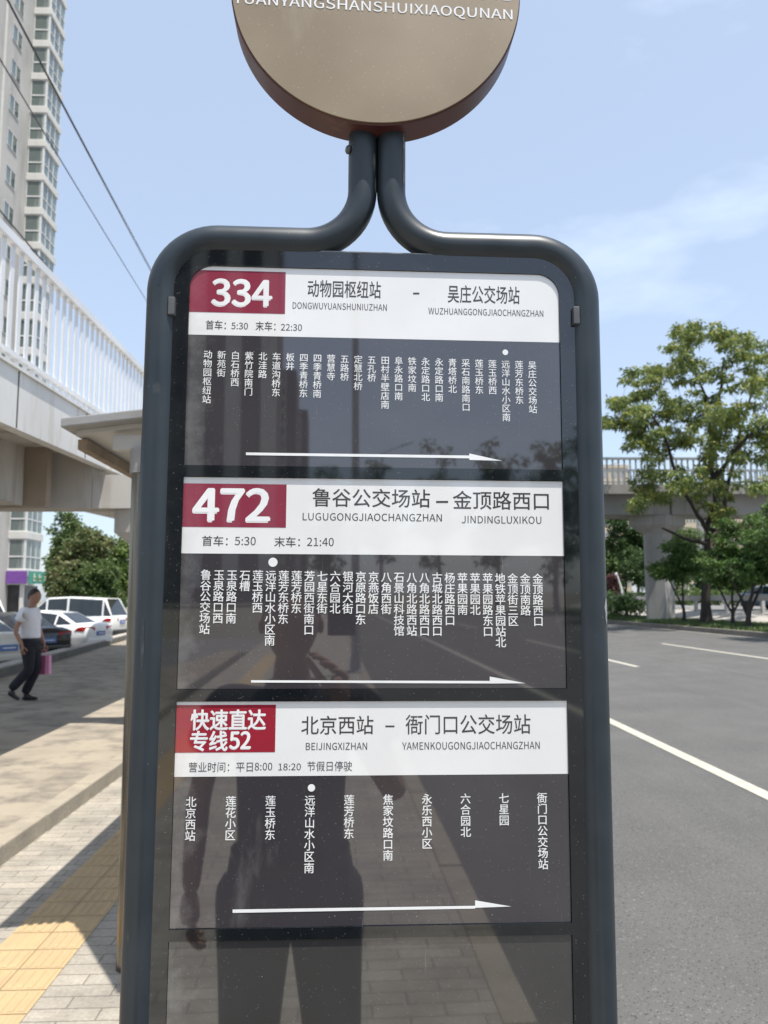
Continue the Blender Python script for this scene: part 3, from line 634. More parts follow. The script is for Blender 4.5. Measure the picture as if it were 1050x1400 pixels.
# girder under the ramp with its end block, then the cross beam over the pier
gx = -3.90
MB().quadbox([rel(gx - 1.0, 0, 2.80), rel(gx, 0, 2.80), rel(gx - 0.02, 9.3, 2.80), rel(gx - 1.0, 9.3, 2.80)], [rel(gx - 1.0, 0, 3.16), rel(gx, 0, 3.16), rel(gx - 0.02, 9.3, 3.50), rel(gx - 1.0, 9.3, 3.50)]).build('ramp_girder', M['conc'], fb)
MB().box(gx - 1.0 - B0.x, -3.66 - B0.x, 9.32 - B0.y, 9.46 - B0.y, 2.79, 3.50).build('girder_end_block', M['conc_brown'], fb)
MB().prism([(-6.2 - B0.x, 9.75 - B0.y), (-3.27 - B0.x, 9.75 - B0.y), (-3.27 - B0.x, 10.15 - B0.y), (-6.2 - B0.x, 10.15 - B0.y)], 2.82, 3.55).box(-3.265 - B0.x, -2.0 - B0.x, 9.75 - B0.y, 10.15 - B0.y, 2.82, 3.24).build('cross_beam', M['conc'], fb)
def hexpier(cx, cy, z0, z1, w, d, capw, caph, name='pier', m='conc'):
    def ring(w, d, z): return [rel(cx + a * w, cy + b * d, z) for a, b in ((-.5, -.12), (.04, -.5), (.5, -.20), (.5, .20), (-.04, .5), (-.5, .12))]
    zs = [(w, d, z0), (w, d, z1 - caph), (capw, d * 1.5, z1 - caph * .52), (capw, d * 1.5, z1)]
    vs = []; [vs.extend(ring(*q)) for q in zs]
    fs = [(i * 6 + j, i * 6 + (j + 1) % 6, i * 6 + 6 + (j + 1) % 6, i * 6 + 6 + j) for i in range(3) for j in range(6)] + [tuple(range(6))[::-1], tuple(range(18, 24))]
    return MB().add(vs, fs).build(name, M[m], fb)
hexpier(-2.30, 10.0, 0.1, 2.815, 0.75, 0.6, 1.45, 0.55)
hexpier(-4.6, 21.5, 0.1, 3.7, 0.9, 0.8, 2.0, 0.8)
# span over the road
ZS, ZG = 6.43, 7.52
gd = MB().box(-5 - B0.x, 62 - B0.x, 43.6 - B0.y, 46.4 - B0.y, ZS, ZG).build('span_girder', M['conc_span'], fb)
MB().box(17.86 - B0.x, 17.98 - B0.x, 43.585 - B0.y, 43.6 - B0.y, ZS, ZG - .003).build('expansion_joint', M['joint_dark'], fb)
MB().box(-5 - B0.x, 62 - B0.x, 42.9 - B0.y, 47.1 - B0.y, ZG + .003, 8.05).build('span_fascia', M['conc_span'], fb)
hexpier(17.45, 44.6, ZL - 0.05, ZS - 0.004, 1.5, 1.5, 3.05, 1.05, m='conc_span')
for yy in (43.0, 47.0):
    rr = link('railing', None, fb); tp, br = MB(), MB()
    tp.box(-5 - B0.x, 62 - B0.x, yy - .06 - B0.y, yy + .06 - B0.y, 9.46, 9.60); tp.box(-5 - B0.x, 62 - B0.x, yy - .04 - B0.y, yy + .04 - B0.y, 8.16, 8.22)
    for i in range(int(67 / .33)): x = -5 + .33 * i; br.box(x - .045 - B0.x, x + .045 - B0.x, yy - .025 - B0.y, yy + .025 - B0.y, 8.05, 9.47)
    tp.build('handrail', M['rail_grey'], rr); br.build('bar_panel', M['rail_grey'], rr)

# ------------------------------------------------------------------ apartment tower on the left
M['tower_wall'] = mat('tower_render', (0.50, 0.48, 0.45), (0.42, 0.405, 0.38), 0.25, 0.9, stain=(0.7, (0.30, 0.285, 0.26), 0.52, 0.8, (1, 1, 0.25)))
M['tower_white'] = mat('balcony_paint', (0.66, 0.645, 0.61), (0.58, 0.565, 0.53), 0.5, 0.8, stain=(1.0, (0.40, 0.37, 0.32), 0.6, 0.85, (1, 1, .4)))
M['glass'] = mat('window_glass', (0.075, 0.105, 0.10), (0.22, 0.27, 0.25), 0.45, 0.06, ior=1.7, stretch=(1.2, 1.2, 0.35), lo=0.4, hi=0.6)
M['glass2'] = mat('curtained_glass', (0.13, 0.16, 0.15), (0.36, 0.39, 0.36), 0.7, 0.08, ior=1.6, stretch=(2.5, 2.5, 0.2), lo=0.42, hi=0.6)
M['win_frame'] = mat('white_window_frame', (0.72, 0.715, 0.70), (0.62, 0.615, 0.60), 2, 0.5)
FH = 3.1
TWX, BX = -28.35, -27.0
tw = thing('apartment_tower', 'tall grey apartment tower with stacked white framed bay windows behind the footbridge', 'apartment building', (-35, 58, -0.05))
T0 = Vector((-35, 58, -0.05))
NF = 22
MB().box(-48 - T0.x, TWX - T0.x, 38 - T0.y, 70.5 - T0.y, 0, NF * FH + 1.5).build('wall', M['tower_wall'], tw)
MB().box(TWX + .002 - T0.x, TWX + .12 - T0.x, 59.7 - T0.y, 59.85 - T0.y, 0, NF * FH).build('downpipe', M['tower_white'], tw)
BY0, BY1 = 65.0, 68.1
def framed(mb, gl, o, ux_, w, h, rows, cols, t=0.07, d=0.05, inset=0.03, skip=0.0):
    """window grid on the plane at o spanned by ux_ (horizontal, unit) and z; outward normal = ux_ x z"""
    o = Vector(o); U = Vector(ux_); Z = Vector((0, 0, 1)); Nn = U.cross(Z)
    def bx(u0, u1, z0, z1, n0_, n1_, target):
        p = lambda u, z, n: o + U * u + Z * z + Nn * n
        target.quadbox([p(u0, z0, n0_), p(u1, z0, n0_), p(u1, z0, n1_), p(u0, z0, n1_)], [p(u0, z1, n0_), p(u1, z1, n0_), p(u1, z1, n1_), p(u0, z1, n1_)])
    us = [w * i / cols for i in range(cols + 1)]; zs = [h * r for r in rows]
    for z in zs: bx(0, w, z - t / 2 if z > 0 else 0, z + t / 2 if z < h else h, 0, d, mb)
    for u in us:
        for za, zb in zip(zs, zs[1:]): bx(max(0, u - t / 2), min(w, u + t / 2), za + t / 2 if za > 0 else t / 2, zb - t / 2, 0.002, d - .002, mb)
    bx(0.02, w - 0.02, 0.02, h - 0.02, -0.04, inset * .4, gl)
bay_src = None
def bay_floor(z):
    global bay_src
    if bay_src is None:
        w = link('bay_window', None, tw)
        MB().prism([(TWX - T0.x - .05, BY0 - .12 - T0.y), (BX + .14 - T0.x, BY0 - .12 - T0.y), (BX + .14 - T0.x, BY1 + .12 - T0.y), (TWX - T0.x - .05, BY1 + .12 - T0.y)], 0, 0.62).build('slab', M['tower_white'], w, bevel=0.03)
        fr, gl, g2 = MB(), MB(), MB()
        framed(fr, gl, (TWX + .02 - T0.x, BY0 - T0.y, 0.62), (1, 0, 0), BX - TWX - .03, FH - .63, (0, .42, 1), 1, t=.11)
        framed(fr, g2, (BX - T0.x, BY0 + .02 - T0.y, 0.62), (0, 1, 0), BY1 - BY0 - .04, FH - .63, (0, .42, 1), 3, t=.10)
        fr.box(BX - .10 - T0.x, BX + .055 - T0.x, BY0 - .055 - T0.y, BY0 + .10 - T0.y, 0.62, FH - .002)
        fr.build('frame', M['win_frame'], w); gl.build('pane', M['glass2'], w); g2.build('pane', M['glass'], w)
        MB().box(TWX + .03 - T0.x, BX - .06 - T0.x, BY0 + .3 - T0.y, BY1 - .1 - T0.y, 0.62, FH).build('bay_core', M['tower_wall'], w)
        bay_src = w; w.location.z = z
    else:
        c = copy_tree(bay_src, tw); c.location.z = z
for k in range(NF):
    if k >= 1: bay_floor(0.95 + FH * (k - 0) - 0.35)
src = None
for k in range(NF):
    for y in (61.0, 56.5, 52.0, 47.5):
        z = 1.0 + FH * k + 0.5
        if src is None:
            src = link('window', None, tw); fr, gl = MB(), MB()
            framed(fr, gl, (TWX + .02 - T0.x, -T0.y, 0), (0, 1, 0), 1.75, 1.45, (0, 1), 2, t=.09, d=.04)
            fr.build('frame', M['win_frame'], src); gl.build('pane', M['glass'], src); w = src
        elif k < 24 or y == 61.0: w = copy_tree(src, tw)
        else: continue
        w.location = (0, y, z)
# shop front at its foot
M['purple'] = mat('purple_sign_board', (0.17, 0.06, 0.30), (0.20, 0.08, 0.33), 3, 0.5)
M['teal'] = mat('green_sign_board', (0.05, 0.27, 0.20), (0.07, 0.30, 0.24), 3, 0.5)
M['cream'] = mat('cream_lettering', (0.75, 0.68, 0.50), (0.7, 0.62, 0.45), 3, 0.6)
M['dark_void'] = mat('dark_doorway', (0.035, 0.035, 0.04), (0.06, 0.06, 0.06), 2, 0.3)
sg = thing('purple_shop_sign', 'plain purple sign board on the tower corner above the shop door', 'shop sign', (-27.3, 64.75, 3.1))
MB().box(-1.0, 0.62, -.09, .09, 0, 1.02).build('board', M['purple'], sg, bevel=.02)
MB().box(-1.0, 0.62, .02, .24, -.08, -.004).build('bracket', M['win_frame'], sg)
sg2 = thing('green_shop_sign', 'green sign board with cream lettering beside the purple one', 'shop sign', (-26.6, 65.0, 3.1))
MB().quadbox([(0, -.1, 0), (.10, -.1, 0), (.75, 3.0, 0), (.65, 3.0, 0)], [(0, -.1, 1.0), (.10, -.1, 1.0), (.75, 3.0, 1.0), (.65, 3.0, 1.0)]).build('board', M['teal'], sg2)
mb = MB()
for i, (y, ws) in enumerate(((.45, (.2, .75)), (1.15, (.3, .7)), (1.95, (.25, .7)), (2.45, (.35, .65)))):
    x = .105 + .65 * (y + .1) / 3.1
    mb.box(x, x + .03, y - .06, y + .06, ws[0], ws[1] + .1); mb.box(x + .05, x + .08, y - .22, y + .2, .52, .62); mb.box(x + .05, x + .08, y - .2, y + .18, .22, .31)
mb.build('lettering', M['cream'], sg2)
MB().box(-1.5 + TWX - T0.x + 1.5, BX - .1 - T0.x, BY0 + .25 - T0.y, BY1 - T0.y, 0, 3.0).build('shop_door', M['dark_void'], tw)
MB().box(BX - .28 - T0.x, BX - T0.x, BY0 - .05 - T0.y, BY0 + .2 - T0.y, 0, 3.3).build('corner_post', M['tower_white'], tw)

# ------------------------------------------------------------------ overhead wires
M['wire'] = mat('black_cable', (0.03, 0.03, 0.033), (0.045, 0.045, 0.05), 5, 0.6)
for i, (pa, Ya, pb, Yb, r) in enumerate((((10, 0), 14, (202, 361), 34, .016), ((14, 10), 14.4, (204, 368), 34.6, .012), ((0, 83), 13, (194, 402), 32, .013), ((0, 290), 12, (170, 488), 30, .014))):
    a, b = at_Y(*pa, Ya), at_Y(*pb, Yb); d = b - a
    pts = [a + d * t - Vector((0, 0, 0.25 * (1 - (2 * ((t + .8) / 3.0) - 1) ** 2) * 0)) for t in (-0.55, 0, .25, .5, .75, 1, 1.6, 2.2)]
    pts = [p + Vector((0, 0, 0.006 * (k - 3) ** 2)) for k, p in enumerate(pts)]
    tag(MB().tube(pts, r, 6).build('overhead_wire', M['wire']),
        ('uppermost black cable of a close pair crossing the tower', 'lower black cable of a close pair crossing the tower', 'single black cable sagging below the close pair', 'black cable running along the white ramp railing')[i], 'cable', 'overhead cables')

# ------------------------------------------------------------------ trees
M['bark'] = mat('bark', (0.048, 0.041, 0.035), (0.028, 0.024, 0.021), 6, 0.95, stretch=(1, 1, .3), bump=0.6, bscale=12)
def leafmat(name, a, b, t=0.35): return mat(name, a, b, 0.5, 0.55, detail=3, trans=t)
M['leaf_big'] = leafmat('pinnate_leaf', (0.155, 0.205, 0.050), (0.25, 0.295, 0.08))
M['leaf_seed'] = leafmat('yellow_seed_cluster', (0.50, 0.46, 0.09), (0.38, 0.38, 0.08))
M['leaf_dark'] = leafmat('dark_leaf', (0.045, 0.095, 0.028), (0.08, 0.145, 0.042))
M['leaf_mid'] = leafmat('mid_green_leaf', (0.075, 0.125, 0.034), (0.125, 0.175, 0.055))
M['leaf_fresh'] = leafmat('fresh_leaf', (0.090, 0.175, 0.040), (0.14, 0.22, 0.055))
M['leaf_olive'] = leafmat('olive_leaf', (0.13, 0.145, 0.055), (0.20, 0.20, 0.09))
M['grass'] = leafmat('grass_blade', (0.065, 0.115, 0.030), (0.10, 0.14, 0.045), 0.2)
M['leaf_red'] = leafmat('dark_red_leaf', (0.09, 0.03, 0.03), (0.06, 0.02, 0.025))

def leaf_mesh(name, centres, radii, n_each, size, mats, seed_share=0.0, flat=0.7, droop=0.5, rosette=7, slim=0.36):
    """rosettes of small pointed leaves spread through each clump"""
    C, R = np.array(centres), np.array(radii)
    tot = np.maximum(3, (n_each * (R / R.mean()) ** 2).astype(int)); idx = np.repeat(np.arange(len(C)), tot); n = len(idx)
    d = rng.normal(size=(n, 3)); d /= np.linalg.norm(d, axis=1)[:, None]
    rr_ = R[idx] * rng.random(n) ** (1 / 2.2); d[:, 2] *= flat
    base = C[idx] + d * rr_[:, None]
    seed = rng.random(n) < seed_share * np.clip(d[:, 2] + 0.5, 0, 1.2)
    N = n * rosette
    b = np.repeat(base, rosette, 0); sd = np.repeat(seed, rosette)
    az = rng.random(N) * 2 * np.pi; el = rng.normal(-droop * 0.5, 0.55, N)
    ax = np.stack([np.cos(az) * np.cos(el), np.sin(az) * np.cos(el), np.sin(el)], 1)
    side = np.cross(ax, rng.normal(size=(N, 3))); side /= np.linalg.norm(side, axis=1)[:, None] + 1e-9
    ln = size * rng.uniform(0.6, 1.25, N); ln[sd] *= 0.7; w = ln * slim; w[sd] *= 1.3
    p0 = b + ax * (ln * 0.15)[:, None]; p2 = b + ax * ln[:, None]; pm = b + ax * (ln * 0.55)[:, None]
    p2[:, 2] -= ln * droop * 0.25
    V = np.stack([p0, pm + side * (w / 2)[:, None], p2, pm - side * (w / 2)[:, None]], 1).reshape(-1, 3)
    me = bpy.data.meshes.new(name); me.vertices.add(4 * N); me.vertices.foreach_set('co', V.ravel())
    me.loops.add(4 * N); me.loops.foreach_set('vertex_index', np.arange(4 * N)); me.polygons.add(N)
    me.polygons.foreach_set('loop_start', np.arange(N) * 4); me.polygons.foreach_set('loop_total', np.full(N, 4))
    for m in mats: me.materials.append(m)
    mi = np.zeros(N, int)
    if len(mats) > 1: mi[sd] = len(mats) - 1
    if len(mats) > 2: mi[~sd & (rng.random(N) < 0.35)] = 1
    me.polygons.foreach_set('material_index', mi); me.update(calc_edges=True); me.validate()
    return me

def tree(name, label, loc, trunk, clumps, leaf, group=None, n_each=14, size=0.3, seed_share=0.0, flat=0.7, droop=0.5, r0=0.2, bark=None, forks=0.62, limb=0.10, slim=0.36, cat='tree', rosette=7):
    """trunk: list of polylines (each from its fork) in the tree's frame; clumps: (centre, radius)"""
    t = thing(name, label, cat, loc, 0, group)
    mb = MB(); nodes = []
    for k, pl in enumerate(trunk):
        pts = [Vector(p) for p in pl]; ra = r0 if k == 0 else r0 * forks
        # densify and wander a little
        dense = []
        for a, b in zip(pts, pts[1:]):
            for j in range(3): dense.append(a.lerp(b, j / 3) + Vector(rng.normal(0, 0.018 * (b - a).length, 3)) * (1 if (j or len(dense)) else 0))
        dense.append(pts[-1]); m = len(dense)
        rs = [ra * (1 - 0.62 * i / (m - 1)) for i in range(m)]
        if k == 0: rs[0] *= 1.35; rs[1] *= 1.06
        mb.tube(dense, rs, 8); nodes += [(p, r) for p, r in list(zip(dense, rs))[(m // 2 if k == 0 else 1):]]
    for c, R in sorted(clumps, key=lambda q: (Vector(q[0]) - Vector(trunk[0][-1])).length):
        c = Vector(c)
        bp, br_ = min(nodes, key=lambda q: (q[0] - c).length + (1.2 * max(0, q[0].z - c.z)))
        d = c - bp; mid = bp + d * 0.5 + Vector((0, 0, 0.10 * d.length)) + Vector(rng.normal(0, 0.06, 3)) * d.length
        ra = min(br_ * 0.72, limb); ra = max(ra, 0.008)
        pts = [bp, bp.lerp(mid, .55), mid, mid.lerp(c, .55), c]
        rs = [ra, ra * .85, ra * .66, ra * .5, ra * .3]
        mb.tube(pts, rs, 5, caps=False); nodes += list(zip(pts[1:], rs[1:]))
    mb.build('trunk', bark or M['bark'], t, smooth=True, sharp=60)
    me = leaf_mesh('crown', [c for c, _ in clumps], [r for _, r in clumps], n_each, size, leaf, seed_share, flat, droop, rosette, slim)
    link('crown', me, t)
    return t
def blob(n, cx, cy, cz, ax, ay, az, r0_, r1_, shell=0.35):
    out = []
    while len(out) < n:
        d = Vector(rng.normal(size=3)).normalized(); k = (shell + (1 - shell) * rng.random()) if rng.random() < .8 else rng.random() * .6
        out.append(((cx + d.x * ax * k, cy + d.y * ay * k, cz + d.z * az * k), rng.uniform(r0_, r1_)))
    return out

# large broad tree with yellow seed clusters on the verge (38 m away, 1 px of the photo is 36 mm there)
TB = at_Y(966, 855, 38.0); TB.z = ZL + 0.03
def tp_(x, y, dy=0.0):
    p = at_Y(x, y, 38.0 + dy) - TB; return (p.x, p.y, p.z)
cl = []
for (x, y, rpx, n) in ((855, 560, 26, 9), (880, 520, 26, 10), (915, 500, 30, 10), (930, 465, 22, 8), (960, 455, 20, 7), (985, 462, 20, 7), (1015, 475, 24, 8), (1045, 478, 26, 8), (1080, 500, 40, 12),
                       (945, 500, 28, 8), (985, 515, 24, 7), (1020, 520, 22, 5), (1060, 540, 36, 10), (900, 555, 34, 13), (945, 560, 36, 14), (985, 555, 30, 11), (1005, 580, 26, 8), (870, 590, 24, 7), (860, 602, 12, 2),
                       (842, 552, 18, 6), (836, 578, 12, 4), (920, 590, 30, 10), (960, 595, 30, 10), (880, 605, 14, 3), (905, 635, 26, 7), (890, 665, 28, 8), (930, 650, 28, 8), (960, 640, 26, 8), (990, 625, 24, 6), (1010, 605, 20, 4), (1040, 590, 34, 9),
                       (975, 690, 26, 8), (960, 668, 20, 4), (1000, 660, 22, 5), (1045, 640, 26, 6), (1040, 668, 20, 4), (1080, 600, 45, 12), (880, 688, 16, 3), (1030, 720, 22, 4), (1085, 660, 30, 6)):
    for _ in range(n):
        a, q = rng.random() * 6.283, math.sqrt(rng.random()); depth = rng.normal(0, 1.7)
        cl.append((tp_(x + rpx * q * math.cos(a), y + rpx * q * math.sin(a) * .8, depth), rng.uniform(0.34, 0.62)))
trunk = [[(0, 0, 0), tp_(965, 800), tp_(967, 740), tp_(968, 712)],
         [tp_(967, 725), tp_(955, 705, -.3), tp_(930, 660, -.6), tp_(908, 595, -.8), tp_(885, 560, -1)],
         [tp_(968, 716), tp_(978, 690), tp_(975, 640, .3), tp_(972, 590, .5), tp_(955, 520, .2), tp_(935, 480, 0)],
         [tp_(968, 735), tp_(988, 700, .4), tp_(1000, 640, .6), tp_(1015, 580, .8), tp_(1030, 520, 1)],
         [tp_(972, 600, .5), tp_(985, 545, .8), tp_(990, 490, .6)],
         [tp_(975, 655, .3), tp_(1020, 600, -.8), tp_(1075, 560, -1.2)],
         [tp_(967, 745), tp_(935, 735, -.6), tp_(905, 722, -1.0)]]
tree('broad_tree', 'large broad tree with yellow seed clusters rising above the footbridge railing', TB, trunk, cl, [M['leaf_big'], M['leaf_mid'], M['leaf_seed']], n_each=19, size=0.27, seed_share=0.28, flat=0.55, droop=0.7, r0=0.27, forks=0.46, limb=0.055, slim=0.30, rosette=8)

def small_tree(label, px, py, Y, crown, leaf, name='small_tree', r0=.09, stems=1, n_each=22, size=.2, zb=None, flat=.7):
    b = at_Y(px, py, Y)
    if zb is not None: b.z = zb
    def q(x, y, dy=0): p = at_Y(x, y, Y + dy) - b; return Vector((p.x, p.y, p.z))
    cl_ = []
    for (x, y, rx_, ry_, n) in crown:
        for _ in range(n):
            a, k = rng.random() * 6.283, math.sqrt(rng.random()); s = Y / F
            c = q(x + rx_ * k * math.cos(a), y + ry_ * k * math.sin(a)); c.y += rng.normal(0, rx_ * s * .5)
            cl_.append((tuple(c), rng.uniform(.28, .5) * (Y / 40)))
    x0, y0 = crown[0][0], crown[0][1]
    tr = [[(0, 0, 0), tuple(q(px + (x0 - px) * .15, py + (y0 - py) * .45)), tuple(q(px + (x0 - px) * .6, py + (y0 - py) * .8))]]
    for k in range(stems - 1):
        tr.append([tuple(q(px, py - 18, .1)), tuple(q(px + (14 if k % 2 else -14), py + (y0 - py) * .6, .3)), tuple(q(px + (28 if k % 2 else -26), py + (y0 - py) * .95, .3))])
    return tree(name, label, b, tr, cl_, leaf, n_each=n_each, size=size, r0=r0, limb=.05, flat=flat, droop=.3, group='small trees on the verge')
DG = [M['leaf_dark'], M['leaf_fresh']]
FG = [M['leaf_fresh'], M['leaf_dark'], M['leaf_mid']]
small_tree('small dark green tree with twin stems just right of the bridge pier', 935, 852, 40, [(930, 775, 30, 14, 34), (915, 780, 20, 9, 14), (945, 760, 24, 14, 20), (925, 748, 18, 10, 8)], FG, stems=2, zb=ZL + .05)
small_tree('small dense tree with a forked stem right of the thick trunk', 1002, 857, 35.5, [(1000, 785, 34, 18, 40), (985, 765, 30, 18, 26), (1010, 745, 30, 22, 30), (1000, 722, 16, 12, 8)], FG, stems=3, zb=ZL + .04)
small_tree('small bushy tree whose crown leaves the picture at the right edge', 1023, 861, 32.5, [(1040, 775, 36, 20, 36), (1050, 740, 34, 26, 40), (1070, 770, 40, 26, 36), (1045, 715, 26, 16, 14)], FG, stems=3, r0=.12, zb=ZL + .03)
small_tree('green crown reaching in from beyond the right edge over the road', 1120, 865, 27, [(1110, 740, 74, 40, 60), (1100, 700, 60, 36, 40)], FG, stems=2, r0=.11, zb=ZL + .03)
small_tree('thin loose tree at the left of the bridge pier beside the sign post', 857, 843, 52, [(850, 740, 22, 24, 30), (868, 760, 18, 22, 26), (850, 712, 20, 12, 14), (872, 735, 14, 12, 10)], [M['leaf_dark'], M['leaf_mid']], zb=ZL + .15, size=.24)
small_tree('dark round tree partly behind the bridge pier', 888, 846, 50, [(878, 775, 16, 22, 28), (890, 785, 14, 16, 16), (880, 795, 16, 8, 10)], [M['leaf_dark'], M['leaf_dark']], zb=ZL + .15)
small_tree('pale loose tree behind the bridge pier and the twin stemmed one', 912, 840, 58, [(918, 745, 20, 16, 22), (935, 735, 20, 10, 12), (900, 790, 22, 10, 10), (925, 765, 22, 10, 12)], [M['leaf_mid'], M['leaf_fresh']], zb=.9, size=.26)

# far trees beyond the main road and behind the ramp on the left
def far_tree(label, cx, ybase, ytop, w, Y, leaf, n=60, group='trees beyond the main road', size=.5, r=.8, name='far_tree', zb=None, n_each=16):
    b = at_Y(cx, ybase, Y)
    if zb is not None: b.z = zb
    top = at_Y(cx, ytop, Y).z - b.z; hw = w / F * Y / 2
    cl_ = blob(n, 0, 0, top * .60, hw, hw * .8, top * .42, r * .6, r)
    tr = [[(0, 0, 0), (0.05 * hw, 0, top * .35), (-.05 * hw, 0, top * .6)]]
    return tree(name, label, b, tr, cl_, leaf, group=group, n_each=n_each, size=size, r0=top * .022, limb=.08, droop=.3)
G2 = 'trees behind the parked cars'
OL = [M['leaf_olive'], M['leaf_mid'], M['leaf_fresh']]
far_tree('tall olive tree beside the apartment tower with a thin top', 94, 830, 690, 56, 50, [M['leaf_mid'], M['leaf_olive']], 90, G2, .34, .7, 'leafy_tree', -.05, 20)
far_tree('broad brownish green tree behind the white van', 118, 832, 722, 64, 47, OL, 90, G2, .34, .7, 'leafy_tree', -.05, 20)
far_tree('brighter yellow green tree close to the steel post', 160, 832, 735, 52, 49, [M['leaf_fresh'], M['leaf_big'], M['leaf_olive']], 70, G2, .34, .7, 'leafy_tree', -.05, 20)
far_tree('dark low tree between tower and van', 80, 830, 745, 34, 53, [M['leaf_mid'], M['leaf_dark']], 46, G2, .34, .7, 'leafy_tree', -.05, 20)
far_tree('dark low tree filling the gap under the brownish one', 138, 835, 762, 60, 44, [M['leaf_mid'], M['leaf_olive']], 60, G2, .32, .65, 'leafy_tree', -.05, 20)
far_tree('olive bushy tree directly above the van roof', 98, 835, 772, 50, 44, OL, 50, G2, .32, .65, 'leafy_tree', -.05, 20)
for i, (x, yt, w, Y, m, lb) in enumerate(((838, 738, 44, 95, [M['leaf_mid'], M['leaf_olive']], 'pale distant tree seen left of the bridge pier near the sign post'),
        (872, 715, 40, 110, [M['leaf_olive'], M['leaf_mid']], 'hazy olive distant tree directly left of the pier capital'),
        (925, 742, 46, 105, [M['leaf_mid'], M['leaf_olive']], 'distant tree showing right of the bridge pier'),
        (975, 770, 56, 100, [M['leaf_dark'], M['leaf_mid']], 'distant tree behind the thick dark trunk'),
        (1040, 745, 60, 100, [M['leaf_mid'], M['leaf_dark']], 'distant tree above the blue car'))):
    far_tree(lb, x, 806, yt, w, Y, m, 45, size=.75, r=1.4, zb=1.2, n_each=14)
far_tree('low dark red shrub by the lamp pole beyond the guard rail', 838, 803, 782, 18, 85, [M['leaf_red'], M['leaf_red']], 16, size=.4, r=.6, zb=1.2, name='red_shrub')

# hedge beyond the main road, clipped shrub by the post, grass on the verge
def hedge(label, x0, x1, y0, y1, z0, h, leaf, n, size, name='hedge'):
    t = thing(name, label, 'hedge', ((x0 + x1) / 2, (y0 + y1) / 2, z0))
    cl_ = [((rng.uniform(-.5, .5) * (x1 - x0), rng.uniform(-.5, .5) * (y1 - y0), h * rng.uniform(.15, .85)), h * .3) for _ in range(n)]
    link('foliage', leaf_mesh('foliage', [c for c, _ in cl_], [r for _, r in cl_], 14, size, leaf, flat=.9, droop=.1), t)
hedge('long clipped green hedge along the far side of the main road', 31, 33.5, 30, 130, 1.0, 1.5, [M['leaf_mid'], M['leaf_fresh']], 260, .45)
hp = at_Y(846, 832, 50); hedge('square dark clipped shrub on the verge beside the sign post', hp.x - 1.2, hp.x + 1.6, 49, 52, ZL + .1, 1.55, [M['leaf_dark'], M['leaf_dark']], 60, .2, 'clipped_shrub')
n = 26000; gy = rng.uniform(20, 60, n); gx_ = rng.uniform(KX + .25, 18.5, n)
V = np.zeros((n, 3, 3)); a = rng.random(n) * 6.28; hgt = rng.uniform(.05, .16, n)
gz = ZL + .12 * (gx_ - KX - .22) / 3.2
V[:, 0] = np.stack([gx_ - .03 * np.cos(a), gy - .03 * np.sin(a), gz], 1); V[:, 1] = np.stack([gx_ + .03 * np.cos(a), gy + .03 * np.sin(a), gz], 1)
V[:, 2] = np.stack([gx_ + rng.normal(0, .05, n), gy + rng.normal(0, .05, n), gz + hgt], 1)
me = bpy.data.meshes.new('grass'); me.from_pydata(V.reshape(-1, 3).tolist(), [], [(3 * i, 3 * i + 1, 3 * i + 2) for i in range(n)]); me.materials.append(M['grass'])
o = tag(link('grass', me), 'short green grass along the verge kerb', 'grass'); o['kind'] = 'stuff'

# guard rail, dark fence posts, distant lamp
M['galv'] = mat('galvanised_beam', (0.50, 0.485, 0.46), (0.42, 0.405, 0.385), 2, 0.55)
gr = thing('guard_rail', 'pale steel guard rail on square posts between the verge and main road', 'guard rail', (21.0, 45, 0.93))
mb = MB()
prof = [(-.06, .62), (-.02, .66), (-.06, .72), (-.02, .78), (-.06, .84), (-.02, .90), (-.05, .93), (0.0, .93), (0, .62)]
k = len(prof); vs = [(x, y, z) for y in (-45, 80) for x, z in prof]
mb.add(vs, [(i, (i + 1) % k, k + (i + 1) % k, k + i) for i in range(k)] + [tuple(range(k)), tuple(range(k, 2 * k))]); mb.build('beam', M['galv'], gr)
for j in range(31): MB().box(.0, .16, -45 + 4 * j, -44.8 + 4 * j, -.1, .86).build('post', M['galv'], gr)
M['fence_green'] = mat('dark_green_post', (0.018, 0.030, 0.024), (0.03, 0.04, 0.03), 5, 0.5)
fe = thing('mesh_fence', 'dark green fence posts with a top rail and thin mesh on the verge', 'fence', (18.3, 50, ZL + .1))
for j in range(4): MB().tube([(j * -.55 + .3, j * 2.2 - 1, 0), (j * -.55 + .3, j * 2.2 - 1, 1.55)], .06, 8).build('post', M['fence_green'], fe)
MB().tube([(.3, -1, 1.5), (-1.35, 5.6, 1.5)], .03, 6).build('rail', M['fence_green'], fe)
mb = MB()
for j in range(44):
    t = j / 43; mb.tube([(.3 - 1.65 * t, -1 + 6.6 * t, .05), (.3 - 1.65 * t, -1 + 6.6 * t, 1.5)], .006, 4)
mb.build('mesh_panel', M['fence_green'], fe)
M['lamp_grey'] = mat('lamp_column_paint', (0.34, 0.35, 0.36), (0.28, 0.29, 0.30), 3, 0.5)
